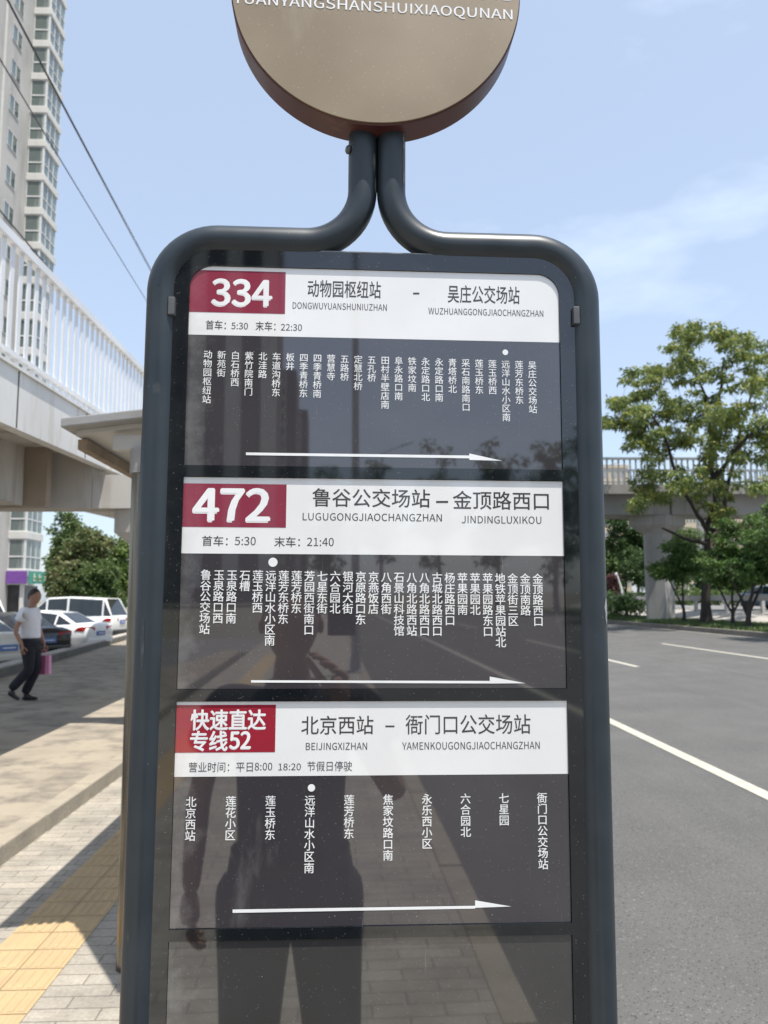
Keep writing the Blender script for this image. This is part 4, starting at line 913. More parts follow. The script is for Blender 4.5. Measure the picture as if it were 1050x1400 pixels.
def street_lamp(label, x, y, z0, h, arm, r=.10, direction=1, group='street lamps'):
    t = thing('street_lamp', label, 'street lamp', (x, y, z0), 0, group)
    MB().tube([(0, 0, 0), (0, 0, h * .5), (0, 0, h)], [r, r * .8, r * .5], 12).build('pole', M['lamp_grey'], t, smooth=True)
    MB().lathe([(r * 2.2, 0), (r * 2.2, .03), (r * 1.3, .05), (r * 1.2, .3)], (0, 0, 0), (0, 0, 1), 12).build('base', M['lamp_grey'], t, smooth=True)
    MB().tube([(0, 0, h - .3), (direction * arm * .4, 0, h + .15), (direction * arm, 0, h + .5)], [r * .5, r * .42, r * .36], 8).build('arm', M['lamp_grey'], t, smooth=True)
    d = direction
    MB().quadbox([(d * arm * .95, -.14, h + .42), (d * (arm + 1.0), -.10, h + .80), (d * (arm + 1.0), .10, h + .80), (d * arm * .95, .14, h + .42)],
                 [(d * arm * .95, -.12, h + .56), (d * (arm + 1.0), -.07, h + .88), (d * (arm + 1.0), .07, h + .88), (d * arm * .95, .12, h + .56)]).build('lamp_head', M['lamp_grey'], t, bevel=.02)
    return t
p = at_Y(818, 640, 75); street_lamp('distant street lamp whose head shows just above the bridge railing by the sign', p.x, 75, .9, p.z - .9 - .2, 1.2)
M['pole_white'] = mat('white_pole_paint', (0.7, 0.7, 0.68), (0.6, 0.6, 0.58), 3, 0.5)
pb = at_Y(851, 800, 80); pt = thing('lamp_pole', 'thin white pole with a round lamp beyond the guard rail', 'lamp pole', (pb.x, 80, 1.1), 0)
MB().tube([(0, 0, 0), (-.1, 0, 1.6), (-.5, 0, 3.0)], [.11, .10, .06], 8).build('pole', M['pole_white'], pt, smooth=True)
MB().lathe([(.03, -.16), (.14, -.08), (.14, .08), (.03, .16)], (-.6, 0, 3.1), (0, 0, 1), 12).build('lamp_globe', M['pole_white'], pt, smooth=True)

# distant buildings
M['beige'] = mat('beige_facade', (0.52, 0.44, 0.34), (0.47, 0.40, 0.31), .1, 0.9)
M['grey_facade'] = mat('grey_facade', (0.36, 0.36, 0.37), (0.31, 0.31, 0.32), .1, 0.9)
def block(label, x0, x1, ytop, Y, m, wm, depth=18, nc=4, group=None, slit=False):
    a, b, t = at_Y(x0, 800, Y), at_Y(x1, 800, Y), at_Y((x0 + x1) / 2, ytop, Y).z
    th = thing('distant_building', label, 'building', ((a.x + b.x) / 2, Y, .5), 0, group)
    w, h = (b.x - a.x), t - .5
    MB().box(-w / 2, w / 2, 0, depth, 0, h).build('wall', m, th)
    MB().box(-w / 2 - .3, w / 2 + .3, -.3, depth + .3, h + .002, h + .9).build('parapet', m, th)
    n = int(h / 3.3); cw = w / nc
    k = 0
    for r in range(n):
        for c in range(nc):
            if k >= 90: break
            k += 1; xx = -w / 2 + cw * (c + .5); z = h - 3.3 * (r + 1) + .7
            MB().box(xx - cw * .28, xx + cw * .28, -.05, .05, z, z + (1.5 if not slit else 2.3)).build('window', wm, th)
    return th
GB = 'distant buildings beyond the main road'
block('distant beige building seen through the bridge railing near the sign', 800, 864, 640, 210, M['beige'], M['grey_facade'], nc=5, group=GB)
block('distant beige building between bridge pier and thick trunk', 937, 956, 700, 190, M['beige'], M['glass'], nc=4, group=GB)
block('distant pale grey building behind the thick trunk', 957, 969, 705, 200, M['grey_facade'], M['glass'], nc=3, group=GB)
block('distant beige building right of the thick trunk', 986, 1062, 695, 195, M['beige'], M['glass'], nc=7, group=GB)

# ------------------------------------------------------------------ cars
M['car_white'] = mat('white_car_paint', (0.76, 0.76, 0.745), (0.74, 0.74, 0.725), 1, 0.16, ior=1.6)
M['car_black'] = mat('black_car_paint', (0.018, 0.018, 0.020), (0.022, 0.022, 0.024), 1, 0.14, ior=1.6)
M['car_blue'] = mat('blue_grey_car_paint', (0.20, 0.27, 0.36), (0.21, 0.285, 0.375), 1, 0.18, ior=1.6)
M['car_cream'] = mat('cream_car_paint', (0.62, 0.59, 0.52), (0.60, 0.57, 0.50), 1, 0.18, ior=1.6)
M['car_glass'] = mat('car_glass', (0.018, 0.022, 0.025), (0.03, 0.034, 0.036), 2, 0.03, ior=1.6)
M['tyre'] = mat('tyre_rubber', (0.022, 0.022, 0.022), (0.03, 0.03, 0.03), 8, 0.8)
M['rim_alloy'] = mat('alloy', (0.45, 0.45, 0.45), (0.38, 0.38, 0.38), 6, 0.35, metal=.8)
M['tail_red'] = mat('tail_lamp_red', (0.42, 0.012, 0.015), (0.35, 0.012, 0.012), 12, 0.12)
M['plate_blue'] = mat('blue_number_plate', (0.09, 0.16, 0.38), (0.10, 0.18, 0.42), 6, 0.4)
M['plate_white'] = mat('plate_characters', (0.8, 0.8, 0.8), (0.75, 0.75, 0.75), 6, 0.4)
M['trim_black'] = mat('black_trim', (0.02, 0.02, 0.02), (0.03, 0.03, 0.03), 6, 0.5)
M['head_lens'] = mat('head_lamp_lens', (0.55, 0.57, 0.6), (0.5, 0.52, 0.55), 6, 0.1)
SEDAN = dict(L=4.7, W=.90, zb=.22, body=[(0, .55, .82, .74), (.10, .36, .98, .82), (.35, .26, 1.02, .87), (.9, .24, .99, .90), (2.0, .22, .96, .90), (3.0, .22, .95, .90), (3.6, .24, .92, .89), (4.2, .26, .82, .86), (4.55, .34, .68, .78), (4.7, .46, .58, .66)],
             green=[(.55, 1.0, .66), (1.25, 1.38, .60), (2.05, 1.46, .60), (2.75, 1.42, .61), (3.55, .95, .70)], wheels=(.95, 3.72), wr=.33)
SUV = dict(L=4.95, W=.95, zb=.28, body=[(0, .60, 1.05, .84), (.06, .42, 1.15, .90), (.35, .32, 1.17, .94), (1.0, .30, 1.16, .95), (2.2, .28, 1.14, .95), (3.2, .28, 1.12, .95), (3.8, .30, 1.08, .94), (4.4, .32, .98, .91), (4.8, .40, .84, .84), (4.95, .52, .74, .72)],
           green=[(.10, 1.14, .82), (.45, 1.88, .76), (2.0, 1.96, .75), (2.9, 1.92, .75), (3.95, 1.10, .78)], wheels=(1.0, 3.95), wr=.37)
def car(spec, label, loc, rz, paint, group, cat='car', name='parked_car', lamps='split'):
    t = thing(name, label, cat, loc, rz, group); W = spec['W']
    mb = MB(); rings = []
    for x, zb, zt, w in spec['body']:
        h = zt - zb; tot = [(0, zb), (.80 * w, zb), (.97 * w, zb + .14 * h), (1.0 * w, zb + .45 * h), (.985 * w, zb + .72 * h), (.93 * w, zb + .93 * h), (.80 * w, zt), (.4 * w, zt + .02), (0, zt + .028)]
        rings.append([(x, y, z) for y, z in tot] + [(x, -y, z) for y, z in tot[-2:0:-1]])
    k = len(rings[0]); [mb.v.extend(r) for r in rings]
    for i in range(len(rings) - 1):
        for j in range(k): mb.f.append((i * k + j, i * k + (j + 1) % k, (i + 1) * k + (j + 1) % k, (i + 1) * k + j)); mb.m.append(0)
    mb.f += [tuple(range(k)), tuple(range((len(rings) - 1) * k, len(rings) * k))]; mb.m += [0, 0]
    mb.build('body', paint, t, smooth=True, sharp=50)
    G = spec['green']; cab = MB(); gl = []
    P = []
    zr_ = lambda x: np.interp(x, [b[0] for b in spec['body']], [b[2] for b in spec['body']]) - .03
    for i, (x, zr, w) in enumerate(G):
        wb = W * .88
        if i in (0, len(G) - 1): P.append([(x, wb * .95, zr_(x)), (x, w * .97, zr_(x) + .03), (x, -w * .97, zr_(x) + .03), (x, -wb * .95, zr_(x))])
        else: P.append([(x, wb, zr_(x)), (x, w, zr - .05), (x, w * .8, zr), (x, -w * .8, zr), (x, -w, zr - .05), (x, -wb, zr_(x))])
    # roof and pillars
    for a, b in zip(P[1:-1], P[2:-1]):
        n = len(cab.v); cab.v += a + b; cab.f += [(n + j, n + j + 1, n + 6 + j + 1, n + 6 + j) for j in range(5)]; cab.m += [0] * 5
    for e, c in ((P[0], P[1]), (P[-1], P[-2])):
        n = len(cab.v); cab.v += e + c
        cab.f += [(n, n + 1, n + 5, n + 4), (n + 1, n + 2, n + 7, n + 6), (n + 1, n + 6, n + 5), (n + 2, n + 8, n + 7), (n + 2, n + 3, n + 9, n + 8)]; cab.m += [0] * 5
    cab.build('roof', paint, t, smooth=True, sharp=35)
    def pane(pts, inset=.10, off=.008):
        c = sum((Vector(p) for p in pts), Vector()) / len(pts); q = [Vector(p).lerp(c, inset) for p in pts]
        nn = (q[1] - q[0]).cross(q[2] - q[0]).normalized()
        if nn.dot(c - Vector((spec['L'] / 2, 0, .8))) < 0: nn = -nn
        m = MB(); m.add([p + nn * off for p in q], [tuple(range(len(q)))]); m.build('window', M['car_glass'], t)
    for s in (0, 1):
        for a, b in zip(P[1:-1], P[2:-1]):
            pane([a[0], a[1], b[1], b[0]] if s == 0 else [a[5], a[4], b[4], b[5]], .08)
        for e, c in ((P[0], P[1]), (P[-1], P[-2])): pane([e[0], c[0], c[1]] if s == 0 else [e[3], c[5], c[4]], .14)
    pane([P[0][1], P[0][2], P[1][3], P[1][2]], .08); pane([P[-1][1], P[-1][2], P[-2][3], P[-2][2]], .06)
    for x in spec['wheels']:
        for s in (-1, 1):
            wh = link('wheel', None, t); y = s * (W - .12); r = spec['wr']
            MB().lathe([(r - .06, -.11), (r - .01, -.10), (r, -.06), (r, .06), (r - .01, .10), (r - .06, .11)], (x, y, r), (0, s, 0), 24).build('tyre', M['tyre'], wh, smooth=True)
            MB().lathe([(r * .68, .09), (r * .66, .125), (r * .2, .108), (.03, .12)], (x, y, r), (0, s, 0), 10).build('rim', M['rim_alloy'], wh)
            MB().lathe([(r + .05, -.02), (r + .05, .1)], (x, s * (W - .085), r + .01), (0, s, 0), 24).build('wheel_arch', M['trim_black'], t)
    b0, b1, b2 = spec['body'][:3]
    for s in (-1, 1):
        w0, w1, z = b1[3], b2[3], b1[2]
        pts = [(-.012, s * .36, z - .20), (.03, s * .62 * w0 / .82, z - .21), (.10, s * (w0 + .012), z - .22), (.42, s * (w1 + .016), z - .20), (.30, s * (w1 + .012), z - .10), (.09, s * (w0 + .0), z - .06), (.03, s * .62 * w0 / .82, z - .07), (-.012, s * .36, z - .09)]
        c = [(x + .07, y * .9, zz) for x, y, zz in pts]
        m = MB(); n = 8; m.add(pts + c, [(0, 1, 6, 7), (1, 2, 5, 6), (2, 3, 4, 5)] + [(i, (i + 1) % n, n + (i + 1) % n, n + i) for i in range(n)]); m.build('tail_lamp', M['tail_red'], t)
        f = spec['body'][-2]; m = MB(); m.box(f[0] - .16, f[0] + .06, s * f[3] * .55 - .16, s * f[3] * .55 + .16, f[2] - .16, f[2] - .03); m.build('head_lamp', M['head_lens'], t, bevel=.02)
        mr_ = MB(); mr_.box(G[-2][0] + .35, G[-2][0] + .5, s * W * .95 - .12 * (s < 0), s * W * .95 + .12 * (s > 0), G[-1][1] + .03, G[-1][1] + .17); mr_.build('mirror', paint, t, bevel=.03)
        for dx in (1.75, 2.75): MB().box(dx, dx + .18, s * (W - .004) - .012, s * (W - .004) + .012, .78 * b2[2], .78 * b2[2] + .03).build('door_handle', paint, t)
    pl = MB().box(-.03, .01, -.24, .24, b0[2] - .22, b0[2] - .07).build('number_plate', M['plate_blue'], t)
    MB().box(-.034, -.0305, -.17, .17, b0[2] - .158, b0[2] - .132).build('plate_characters', M['plate_white'], pl)
    MB().box(-.05, .12, -b0[3] * .95, b0[3] * .95, b0[1] - .18, b0[1] - .02).build('bumper_trim', M['trim_black'] if spec is SUV else paint, t, bevel=.03)
    return t
PG = 'cars parked behind the low wall'
def park(spec, label, px, Y, heading_deg, paint):
    """px = column of the photograph where the middle of the tail stands"""
    p = at_Y(px, 880, Y); return car(spec, label, (p.x, Y, -.10), rad(heading_deg), paint, PG)
park(SUV, 'white people carrier with dark side windows parked furthest back', 166, 33.5, 172, M['car_white'])
park(SEDAN, 'white saloon with red tail lamps showing in front of the carrier', 137, 27.6, 165, M['car_white'])
park(SEDAN, 'black saloon tail with blue plate beside the walking man', 66, 22.8, 146, M['car_black'])
park(SEDAN, 'cream saloon with blue plate cut by the left picture edge', 12, 19.2, 150, M['car_cream'])
park(SUV, 'white vehicle far left whose roof shows behind the cream saloon', -10, 34, 160, M['car_white'])
p = at_Y(1006, 830, 47); car(SEDAN, 'blue grey car driving on the main road behind the guard rail', (24.6, 48.6, .99), rad(-75), M['car_blue'], 'moving cars', name='moving_car')

# ------------------------------------------------------------------ people
M['skin'] = mat('skin', (0.36, 0.20, 0.135), (0.32, 0.17, 0.115), 12, 0.55)
M['hair'] = mat('black_hair', (0.018, 0.016, 0.015), (0.03, 0.026, 0.024), 60, 0.6)
M['shirt'] = mat('white_shirt', (0.80, 0.79, 0.82), (0.74, 0.735, 0.77), 9, 0.85, bump=0.5, bscale=14)
M['trouser'] = mat('navy_trousers', (0.013, 0.014, 0.020), (0.02, 0.021, 0.028), 12, 0.9, bump=0.4, bscale=16)
M['shoe'] = mat('black_leather', (0.012, 0.012, 0.013), (0.02, 0.02, 0.02), 20, 0.35)
M['belt'] = mat('belt_leather', (0.016, 0.014, 0.013), (0.02, 0.02, 0.02), 20, 0.4)
M['bag_pink'] = mat('pink_paper', (0.70, 0.30, 0.46), (0.66, 0.27, 0.43), 5, 0.6)
M['bag_side'] = mat('magenta_paper', (0.38, 0.08, 0.18), (0.34, 0.07, 0.16), 5, 0.6)
M['tshirt'] = mat('dark_tshirt', (0.020, 0.018, 0.024), (0.03, 0.026, 0.034), 12, 0.9)
M['phone'] = mat('phone_black', (0.012, 0.012, 0.013), (0.015, 0.015, 0.016), 20, 0.15)
def skin(vs, es, rs, sub=2):
    me = bpy.data.meshes.new('skin_source'); me.from_pydata(vs, es, []); me.update()
    ob = bpy.data.objects.new('skin_source', me); COL.objects.link(ob)
    md = ob.modifiers.new('skin', 'SKIN'); md.use_smooth_shade = True
    for v, r in zip(me.skin_vertices[0].data, rs): v.radius = r if isinstance(r, tuple) else (r, r)
    me.skin_vertices[0].data[0].use_root = True
    if sub: sb = ob.modifiers.new('sub', 'SUBSURF'); sb.levels = sub; sb.render_levels = sub
    dg = bpy.context.evaluated_depsgraph_get(); dg.update()
    m2 = bpy.data.meshes.new_from_object(ob.evaluated_get(dg))
    v = [tuple(q.co) for q in m2.vertices]; f = [tuple(q.vertices) for q in m2.polygons]
    bpy.data.objects.remove(ob); bpy.data.meshes.remove(me); bpy.data.meshes.remove(m2)
    return v, f
def chain(pts): return [(i, i + 1) for i in range(len(pts) - 1)]
def head_mesh(mb, c, h, yaw, tilt=0.0):
    """a head of height h whose chin-to-crown centre is c, facing yaw (0 = +x)"""
    nu, nv = 22, 18; c = Vector(c); R = Matrix.Rotation(yaw, 3, 'Z') @ Matrix.Rotation(tilt, 3, 'Y'); vs = []
    for i in range(nv + 1):
        th = math.pi * i / nv; z = math.cos(th); r = math.sin(th)
        for j in range(nu):
            a = 2 * math.pi * j / nu; x, y = r * math.cos(a), r * math.sin(a)
            fx = x * .43 * h; fy = y * .33 * h; fz = z * .5 * h
            if z < 0: fy *= 1 + .30 * z; fx *= 1 + (.12 if x > 0 else .42) * z      # jaw narrows, back of the skull tucks in
            front = max(0, math.cos(a)) ** 14 * r
            nose = math.exp(-((z + .10) / .13) ** 2) * .085 * h * max(0, math.cos(a)) ** 40
            brow = math.exp(-((z - .18) / .07) ** 2) * .018 * h * max(0, math.cos(a)) ** 4
            eye = -math.exp(-((z - .05) / .07) ** 2) * .03 * h * math.exp(-((abs(a if a < math.pi else a - 2 * math.pi) - .42) / .16) ** 2)
            lips = math.exp(-((z + .42) / .05) ** 2) * .022 * h * max(0, math.cos(a)) ** 20 - math.exp(-((z + .40) / .012) ** 2) * .012 * h * max(0, math.cos(a)) ** 20
            chin = math.exp(-((z + .78) / .12) ** 2) * .05 * h * max(0, math.cos(a)) ** 8
            vs.append(c + R @ Vector((fx + nose + brow + eye + lips + chin, fy, fz)))
    fs = [(i * nu + j, i * nu + (j + 1) % nu, (i + 1) * nu + (j + 1) % nu, (i + 1) * nu + j) for i in range(nv) for j in range(nu)]
    mb.add(vs, fs)
    for s in (-1, 1):                           # ears
        mb.lathe([(.012 * h, -.02 * h), (.085 * h, 0), (.10 * h, .03 * h), (.06 * h, .045 * h)], c + R @ Vector((-.03 * h, s * .315 * h, -.02 * h)), R @ Vector((-.35, s, 0)), 10)
def hair_mesh(c, h, yaw, tilt=0.0, grow=1.035):
    nu, nv = 26, 12; c = Vector(c); R = Matrix.Rotation(yaw, 3, 'Z') @ Matrix.Rotation(tilt, 3, 'Y'); mb = MB(); vs = []
    for i in range(nv + 1):
        for j in range(nu):
            a = 2 * math.pi * j / nu; fr = max(0, math.cos(a)); end = math.pi * (.60 - .30 * fr ** .5 + .02 * math.sin(5 * a))
            th = end * i / nv; z, r = math.cos(th), math.sin(th)
            g = grow + .02 * math.sin(9 * a + 3 * i) * (i / nv)
            vs.append(c + R @ Vector((r * math.cos(a) * .43 * h * g - .008, r * math.sin(a) * .33 * h * g * (1 + .3 * min(0, z)), z * .5 * h * g)))
    mb.add(vs, [(i * nu + j, i * nu + (j + 1) % nu, (i + 1) * nu + (j + 1) % nu, (i + 1) * nu + j) for i in range(nv) for j in range(nu)])
    return mb
def hand(mb, wrist, d, palm_n, thumb, curl=0.5, k=1.0):
    """palm and five separate fingers; d = pointing direction, palm_n = the way the palm faces, thumb = side of the thumb"""
    W, d, pn, th = Vector(wrist), Vector(d).normalized(), Vector(palm_n).normalized(), Vector(thumb).normalized()
    v, f = skin([tuple(W - d * .02), tuple(W + d * .03 * k), tuple(W + d * .085 * k)], [(0, 1), (1, 2)], [(.024, .024), (.030 * k, .026 * k), (.036 * k, .020 * k)], 1)
    mb.add(v, f)
    for i, (o, ln) in enumerate(((.030, .070), (.010, .078), (-.010, .073), (-.030, .057))):
        b = W + d * .078 * k + th * o * k
        p = [b]; a = 0
        for s in (.45, .32, .23):
            a += curl * (1 + .08 * i); p.append(p[-1] + (d * math.cos(a) + pn * math.sin(a)) * ln * s * k)
        v, f = skin([tuple(q) for q in p], chain(p), [.0095 * k, .0088 * k, .008 * k, .0065 * k], 1); mb.add(v, f)
    b = W + d * .025 * k + th * .026 * k
    p = [b, b + (d * .6 + th * .7 + pn * .2) * .032 * k, b + (d * 1.35 + th * .95 + pn * .5) * .036 * k, b + (d * 2.0 + th * .95 + pn * .9) * .036 * k]
    v, f = skin([tuple(q) for q in p], chain(p), [.013 * k, .011 * k, .0095 * k, .0075 * k], 1); mb.add(v, f)
def figure(label, loc, rz, J, sh_mat, tr_mat, group=None, sleeve=.55, cat='person', headyaw=0.0, headtilt=0.0, hands=None):
    t = thing('person', label, cat, loc, rz, group)
    hip, chest, neck = Vector(J['hip']), Vector(J['chest']), Vector(J['neck'])
    b = MB()
    hc = Vector(J['head']); hh = .248
    vs = [hip, hip.lerp(chest, .5), chest, neck, neck.lerp(hc, .65)]; es = [(0, 1), (1, 2), (2, 3), (3, 4)]; rs = [(.115, .085), (.11, .08), (.115, .085), (.052, .054), (.055, .06)]
    for s in ('l', 'r'):
        sh_, el, wr = [Vector(q) for q in J['arm_' + s]]; n = len(vs)
        vs += [sh_, sh_.lerp(el, .5), el, el.lerp(wr, .4), wr]; es += [(2, n), (n, n + 1), (n + 1, n + 2), (n + 2, n + 3), (n + 3, n + 4)]; rs += [.034, .036, .037, .036, .025]
        kn = [Vector(q) for q in J['leg_' + s]]; n = len(vs)
        vs += [kn[0], kn[0].lerp(kn[1], .5), kn[1], kn[1].lerp(kn[2], .4), kn[2], kn[3]]; es += [(0, n), (n, n + 1), (n + 1, n + 2), (n + 2, n + 3), (n + 3, n + 4), (n + 4, n + 5)]; rs += [.085, .072, .052, .05, .035, .03]
    v, f = skin([tuple(q) for q in vs], es, rs); b.add(v, f)
    head_mesh(b, hc, hh, headyaw, headtilt)
    for s in ('l', 'r'): hand(b, J['arm_' + s][2], *J['hand_' + s])
    body = b.build('body', M['skin'], t, smooth=True, sharp=70)
    hair_mesh(hc + Vector((0, 0, .006)), hh, headyaw, headtilt).build('hair', M['hair'], t, smooth=True, sharp=80)
    # shirt
    up = Vector((0, 0, 1)); low = hip - up * .01
    vs = [low, hip.lerp(chest, .35), hip.lerp(chest, .75), chest, neck - up * .035]; es = chain(vs); rs = [(.168, .168), (.170, .168), (.172, .165), (.160, .150), (.078, .075)]
    for s in ('l', 'r'):
        sh_, el, wr = [Vector(q) for q in J['arm_' + s]]; n = len(vs); vs += [sh_, sh_.lerp(el, .35), sh_.lerp(el, sleeve)]; es += [(3, n), (n, n + 1), (n + 1, n + 2)]; rs += [.080, .082, .080]
    v, f = skin([tuple(q) for q in vs], es, rs); MB().add(v, f).build('shirt', sh_mat, t, smooth=True, sharp=75)
    MB().tube([neck - up * .055, neck - up * .015], [.088, .074], 14, caps=False).build('collar', sh_mat, t, smooth=True)
    tm = MB()
    for s in ('l', 'r'):
        kn = [Vector(q) for q in J['leg_' + s]]
        vs = [kn[0] + up * .06, kn[0].lerp(kn[1], .12), kn[0].lerp(kn[1], .5), kn[1], kn[1].lerp(kn[2], .5), kn[2]]
        v, f = skin([tuple(q) for q in vs], chain(vs), [q * J.get('loose', 1.0) for q in (.112, .118, .100, .084, .078, .074)]); tm.add(v, f)
    n = 24; ring = []
    for z, kx, ky in ((.085, .148, .168), (.05, .156, .176), (-.02, .158, .186), (-.09, .140, .180), (-.14, .10, .13)):
        ring.append([(hip.x + kx * math.cos(2 * math.pi * j / n), hip.y + ky * math.sin(2 * math.pi * j / n), hip.z + z) for j in range(n)])
    tm.add([p for r in ring for p in r], [(i * n + j, i * n + (j + 1) % n, i * n + n + (j + 1) % n, i * n + n + j) for i in range(4) for j in range(n)])
    tm.build('trousers', tr_mat, t, smooth=True, sharp=75)
    mb = MB(); n = 24
    for k, z in enumerate((.045, .082)):
        for j in range(n): a = 2 * math.pi * j / n; mb.v.append((hip.x + .158 * math.cos(a), hip.y + .172 * math.sin(a), hip.z + z))
    mb.f = [(j, (j + 1) % n, n + (j + 1) % n, n + j) for j in range(n)]; mb.m = [0] * n
    mb.build('belt', M['belt'], t, smooth=True)
    for s in ('l', 'r'):
        an, toe = Vector(J['leg_' + s][2]), Vector(J['leg_' + s][3]); d = (toe - an); d2 = Vector((d.x, d.y, d.z))
        heel = an + Vector((-.04, 0, 0)) * 1 + Vector((0, 0, -(an.z - toe.z) * .55)) if J.get('heel_' + s) is None else Vector(J['heel_' + s])
        tip = toe + (toe - heel).normalized() * .045
        v, f = skin([tuple(heel), tuple(heel.lerp(toe, .5) + up * .012), tuple(toe), tuple(tip), tuple(an + up * .01)], [(0, 1), (1, 2), (2, 3), (1, 4)], [(.040, .038), (.044, .042), (.046, .030), (.034, .022), (.045, .045)])
        MB().add(v, f).build('shoe', M['shoe'], t, smooth=True, sharp=75)
    return t
pw = at_z(38, 959, .118)
walk = dict(hip=(0, 0, .90), chest=(-.03, 0, 1.28), neck=(-.015, 0, 1.47), head=(.035, 0, 1.63),
            arm_r=((-.05, -.19, 1.40), (-.14, -.25, 1.10), (-.02, -.25, .87)), arm_l=((-.02, .19, 1.40), (.03, .25, 1.11), (.13, .22, .87)),
            hand_r=((.08, 0, -1), (-.1, 1, 0), (1, 0, .1), .35), hand_l=((.1, 0, -1), (-.2, -1, 0), (1, 0, .1), .75),
            leg_r=((0, -.095, .88), (.04, -.10, .50), (-.235, -.10, .19), (-.13, -.10, .065)), heel_r=(-.275, -.10, .15),
            leg_l=((0, .095, .88), (.075, .10, .50), (-.095, .09, .10), (.075, .09, .034)), heel_l=(-.13, .09, .042))
man = figure('man in white short sleeved shirt and black trousers walking with a pink bag', (pw.x, pw.y, .118), 0.0, walk, M['shirt'], M['trouser'], headyaw=-.35)
bag = thing('paper_bag', 'pink paper carrier bag hanging from the walking man\'s hand', 'bag', (pw.x + .16, pw.y + .20, .118 + .37))
mb = MB(); mb.quadbox([(-.13, -.06, 0), (.10, -.06, 0), (.10, .06, 0), (-.13, .06, 0)], [(-.12, -.05, .33), (.09, -.05, .33), (.09, .05, .33), (-.12, .05, .33)])
mb.build('bag_body', M['bag_side'], bag); 
MB().quadbox([(.1005, -.06, 0), (.106, -.06, 0), (.106, .06, 0), (.1005, .06, 0)], [(.0905, -.05, .33), (.096, -.05, .33), (.096, .05, .33), (.0905, .05, .33)]).build('side_panel', M['bag_pink'], bag)
MB().quadbox([(.03, -.064, 0), (.106, -.064, 0), (.106, -.0605, 0), (.03, -.0605, 0)], [(.028, -.054, .33), (.096, -.054, .33), (.096, -.0505, .33), (.028, -.0505, .33)]).build('front_panel', M['bag_pink'], bag)
for yy in (-.045, .045): MB().tube([(-.07, yy, .32), (-.05, yy * .6, .41), (-.015, 0, .44), (.02, yy * .6, .41), (.04, yy, .32)], .004, 6).build('handle', M['bag_pink'], bag)
bag.scale = (.86, .86, .90); bag.location.z += .03

# the photographer, seen as a dark reflection in the panels
ph = dict(loose=1.06, hip=(0, 0, .88), chest=(.0, 0, 1.25), neck=(.02, 0, 1.45), head=(.075, 0, 1.60),
          arm_l=((.0, .20, 1.38), (-.03, .27, 1.09), (.02, .28, .84)), arm_r=((.02, -.20, 1.38), (.10, -.30, 1.12), (.30, -.14, 1.40)),
          hand_l=((.1, 0, -1), (0, -1, 0), (1, 0, 0), .4), hand_r=((-.12, .10, 1), (.2, 1, 0), (-.1, .9, .5), .5),
          leg_l=((0, .095, .86), (.02, .11, .48), (-.02, .13, .10), (.15, .15, .034)), leg_r=((0, -.095, .86), (.01, -.12, .48), (-.03, -.14, .10), (.14, -.17, .034)), heel_l=(-.06, .125, .042), heel_r=(-.07, -.135, .042))
figure('person in dark clothes holding up a phone, mirrored in the panels', (-.14, -.36, 0), rad(90), ph, M['tshirt'], M['trouser'], headtilt=.1)
phn = thing('phone', 'black phone held upright in front of the photographer', 'phone', (.0, -.017, 1.61))
MB().box(-.036, .036, -.006, .003, -.03, .125).build('phone_body', M['phone'], phn, bevel=.003)

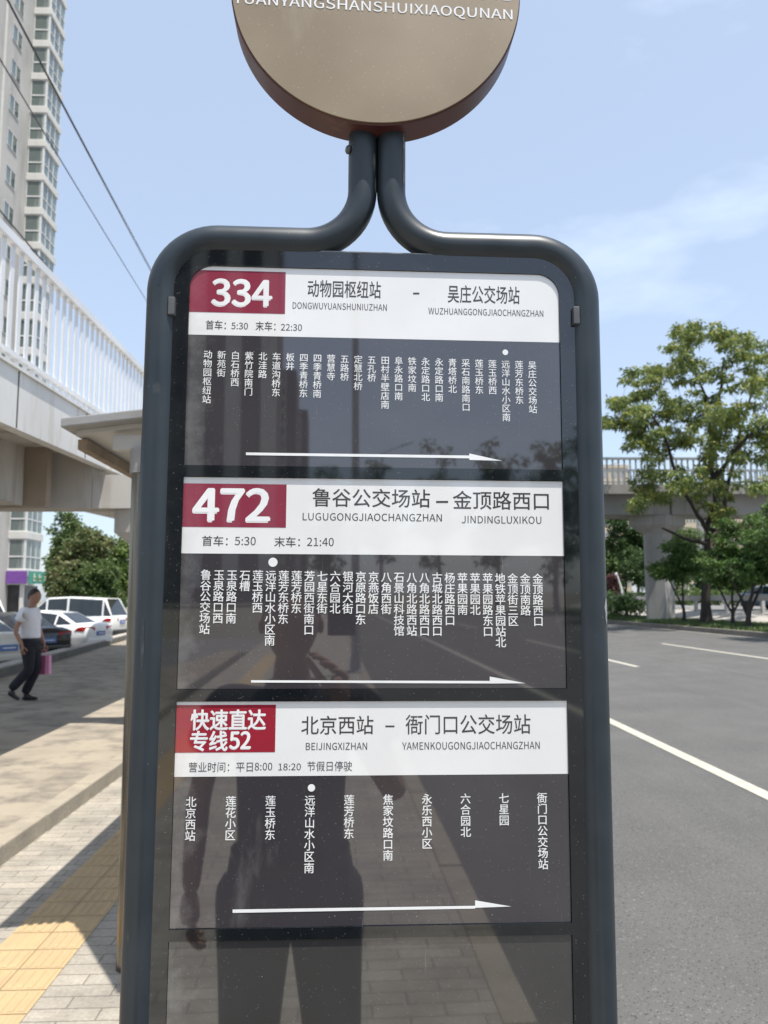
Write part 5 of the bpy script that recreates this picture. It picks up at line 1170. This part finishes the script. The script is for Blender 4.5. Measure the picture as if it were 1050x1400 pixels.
# ------------------------------------------------------------------ what stands behind the camera and shows only in the panels
RM = Matrix.Identity(3) - 2 * Matrix(((sn.x * sn.x, sn.x * sn.y, sn.x * sn.z), (sn.y * sn.x, sn.y * sn.y, sn.y * sn.z), (sn.z * sn.x, sn.z * sn.y, sn.z * sn.z)))
def refl(x, y, Yd):
    """a point behind the camera that mirrors in the sign at pixel x, y, Yd metres along the view"""
    r = ray(x, y); t = (PO - EYE).dot(sn) / r.dot(sn); q = EYE + r * t; d = RM @ r
    return q + d * (Yd / abs(d.y))
def rear_block(label, x0, x1, ytop, Yd, m, floors):
    a, b, t = refl(x0, 800, Yd), refl(x1, 800, Yd), refl((x0 + x1) / 2, ytop, Yd).z
    th = thing('apartment_block', label, 'apartment building', ((a.x + b.x) / 2, a.y, -.3), 0, 'apartment blocks across the road behind')
    w = abs(b.x - a.x); h = t + .3
    MB().box(-w / 2, w / 2, -16, 0, 0, h).build('wall', m, th)
    n = int(h / 2.9); nc = max(2, int(w / 3.4)); cw = w / nc; k = 0
    for c in range(nc):
        if c % 2 == 0: MB().box(-w / 2 + cw * c + .2, -w / 2 + cw * (c + 1) - .2, .002, .9, 3, h - 1).build('bay', M['tower_white'], th)
        for r in range(n - 1):
            if k < 98:
                k += 1; MB().box(-w / 2 + cw * c + .5, -w / 2 + cw * (c + 1) - .5, .0, .96 if c % 2 == 0 else .06, 3.6 + 2.9 * r, 5.1 + 2.9 * r).build('window', M['car_glass'], th)
M['rear_wall'] = mat('grey_tile_facade', (0.10, 0.095, 0.09), (0.075, 0.07, 0.068), .2, .9)
rear_block('tall dark apartment block mirrored at the left of the top panel', 150, 377, 300, 150, M['rear_wall'], 22)
rear_block('lower stepped apartment block mirrored beside the tall one', 378, 403, 505, 165, M['rear_wall'], 14)
rear_block('lowest apartment block mirrored at the right of the stepped one', 404, 419, 560, 175, M['rear_wall'], 11)
pl_ = refl(486, 800, 16); street_lamp('tall grey lamp post on the pavement mirrored in the top panel', pl_.x, pl_.y, 0, 12, .6, .095)
pl_ = refl(522, 640, 62); street_lamp('distant lamp post mirrored with its arm over the road', pl_.x, pl_.y, 0, refl(522, 618, 62).z, 1.6, .09)
for i, (x, yt, w, Yd) in enumerate(((450, 640, 70, 70), (520, 625, 80, 75), (600, 606, 90, 66), (680, 600, 90, 60), (760, 596, 90, 52), (830, 560, 80, 40))):
    b = refl(x, 800, Yd); t = refl(x, yt, Yd).z; hw = w / F * Yd / 2
    tree('street_tree', ('rounded street tree furthest left along the mirrored road', 'street tree second along the mirrored road', 'street tree in the middle of the mirrored row', 'street tree with wide crown in the mirrored row',
         'street tree near the mirrored right edge', 'nearest street tree at the mirrored right edge')[i], (b.x, b.y, 0), [[(0, 0, 0), (0, 0, t * .4), (0, 0, t * .6)]], blob(36, 0, 0, t * .62, hw, hw, t * .38, .8, 1.3), [M['leaf_dark'], M['leaf_mid']],
         group='street trees behind the camera', n_each=12, size=.6, r0=.2)
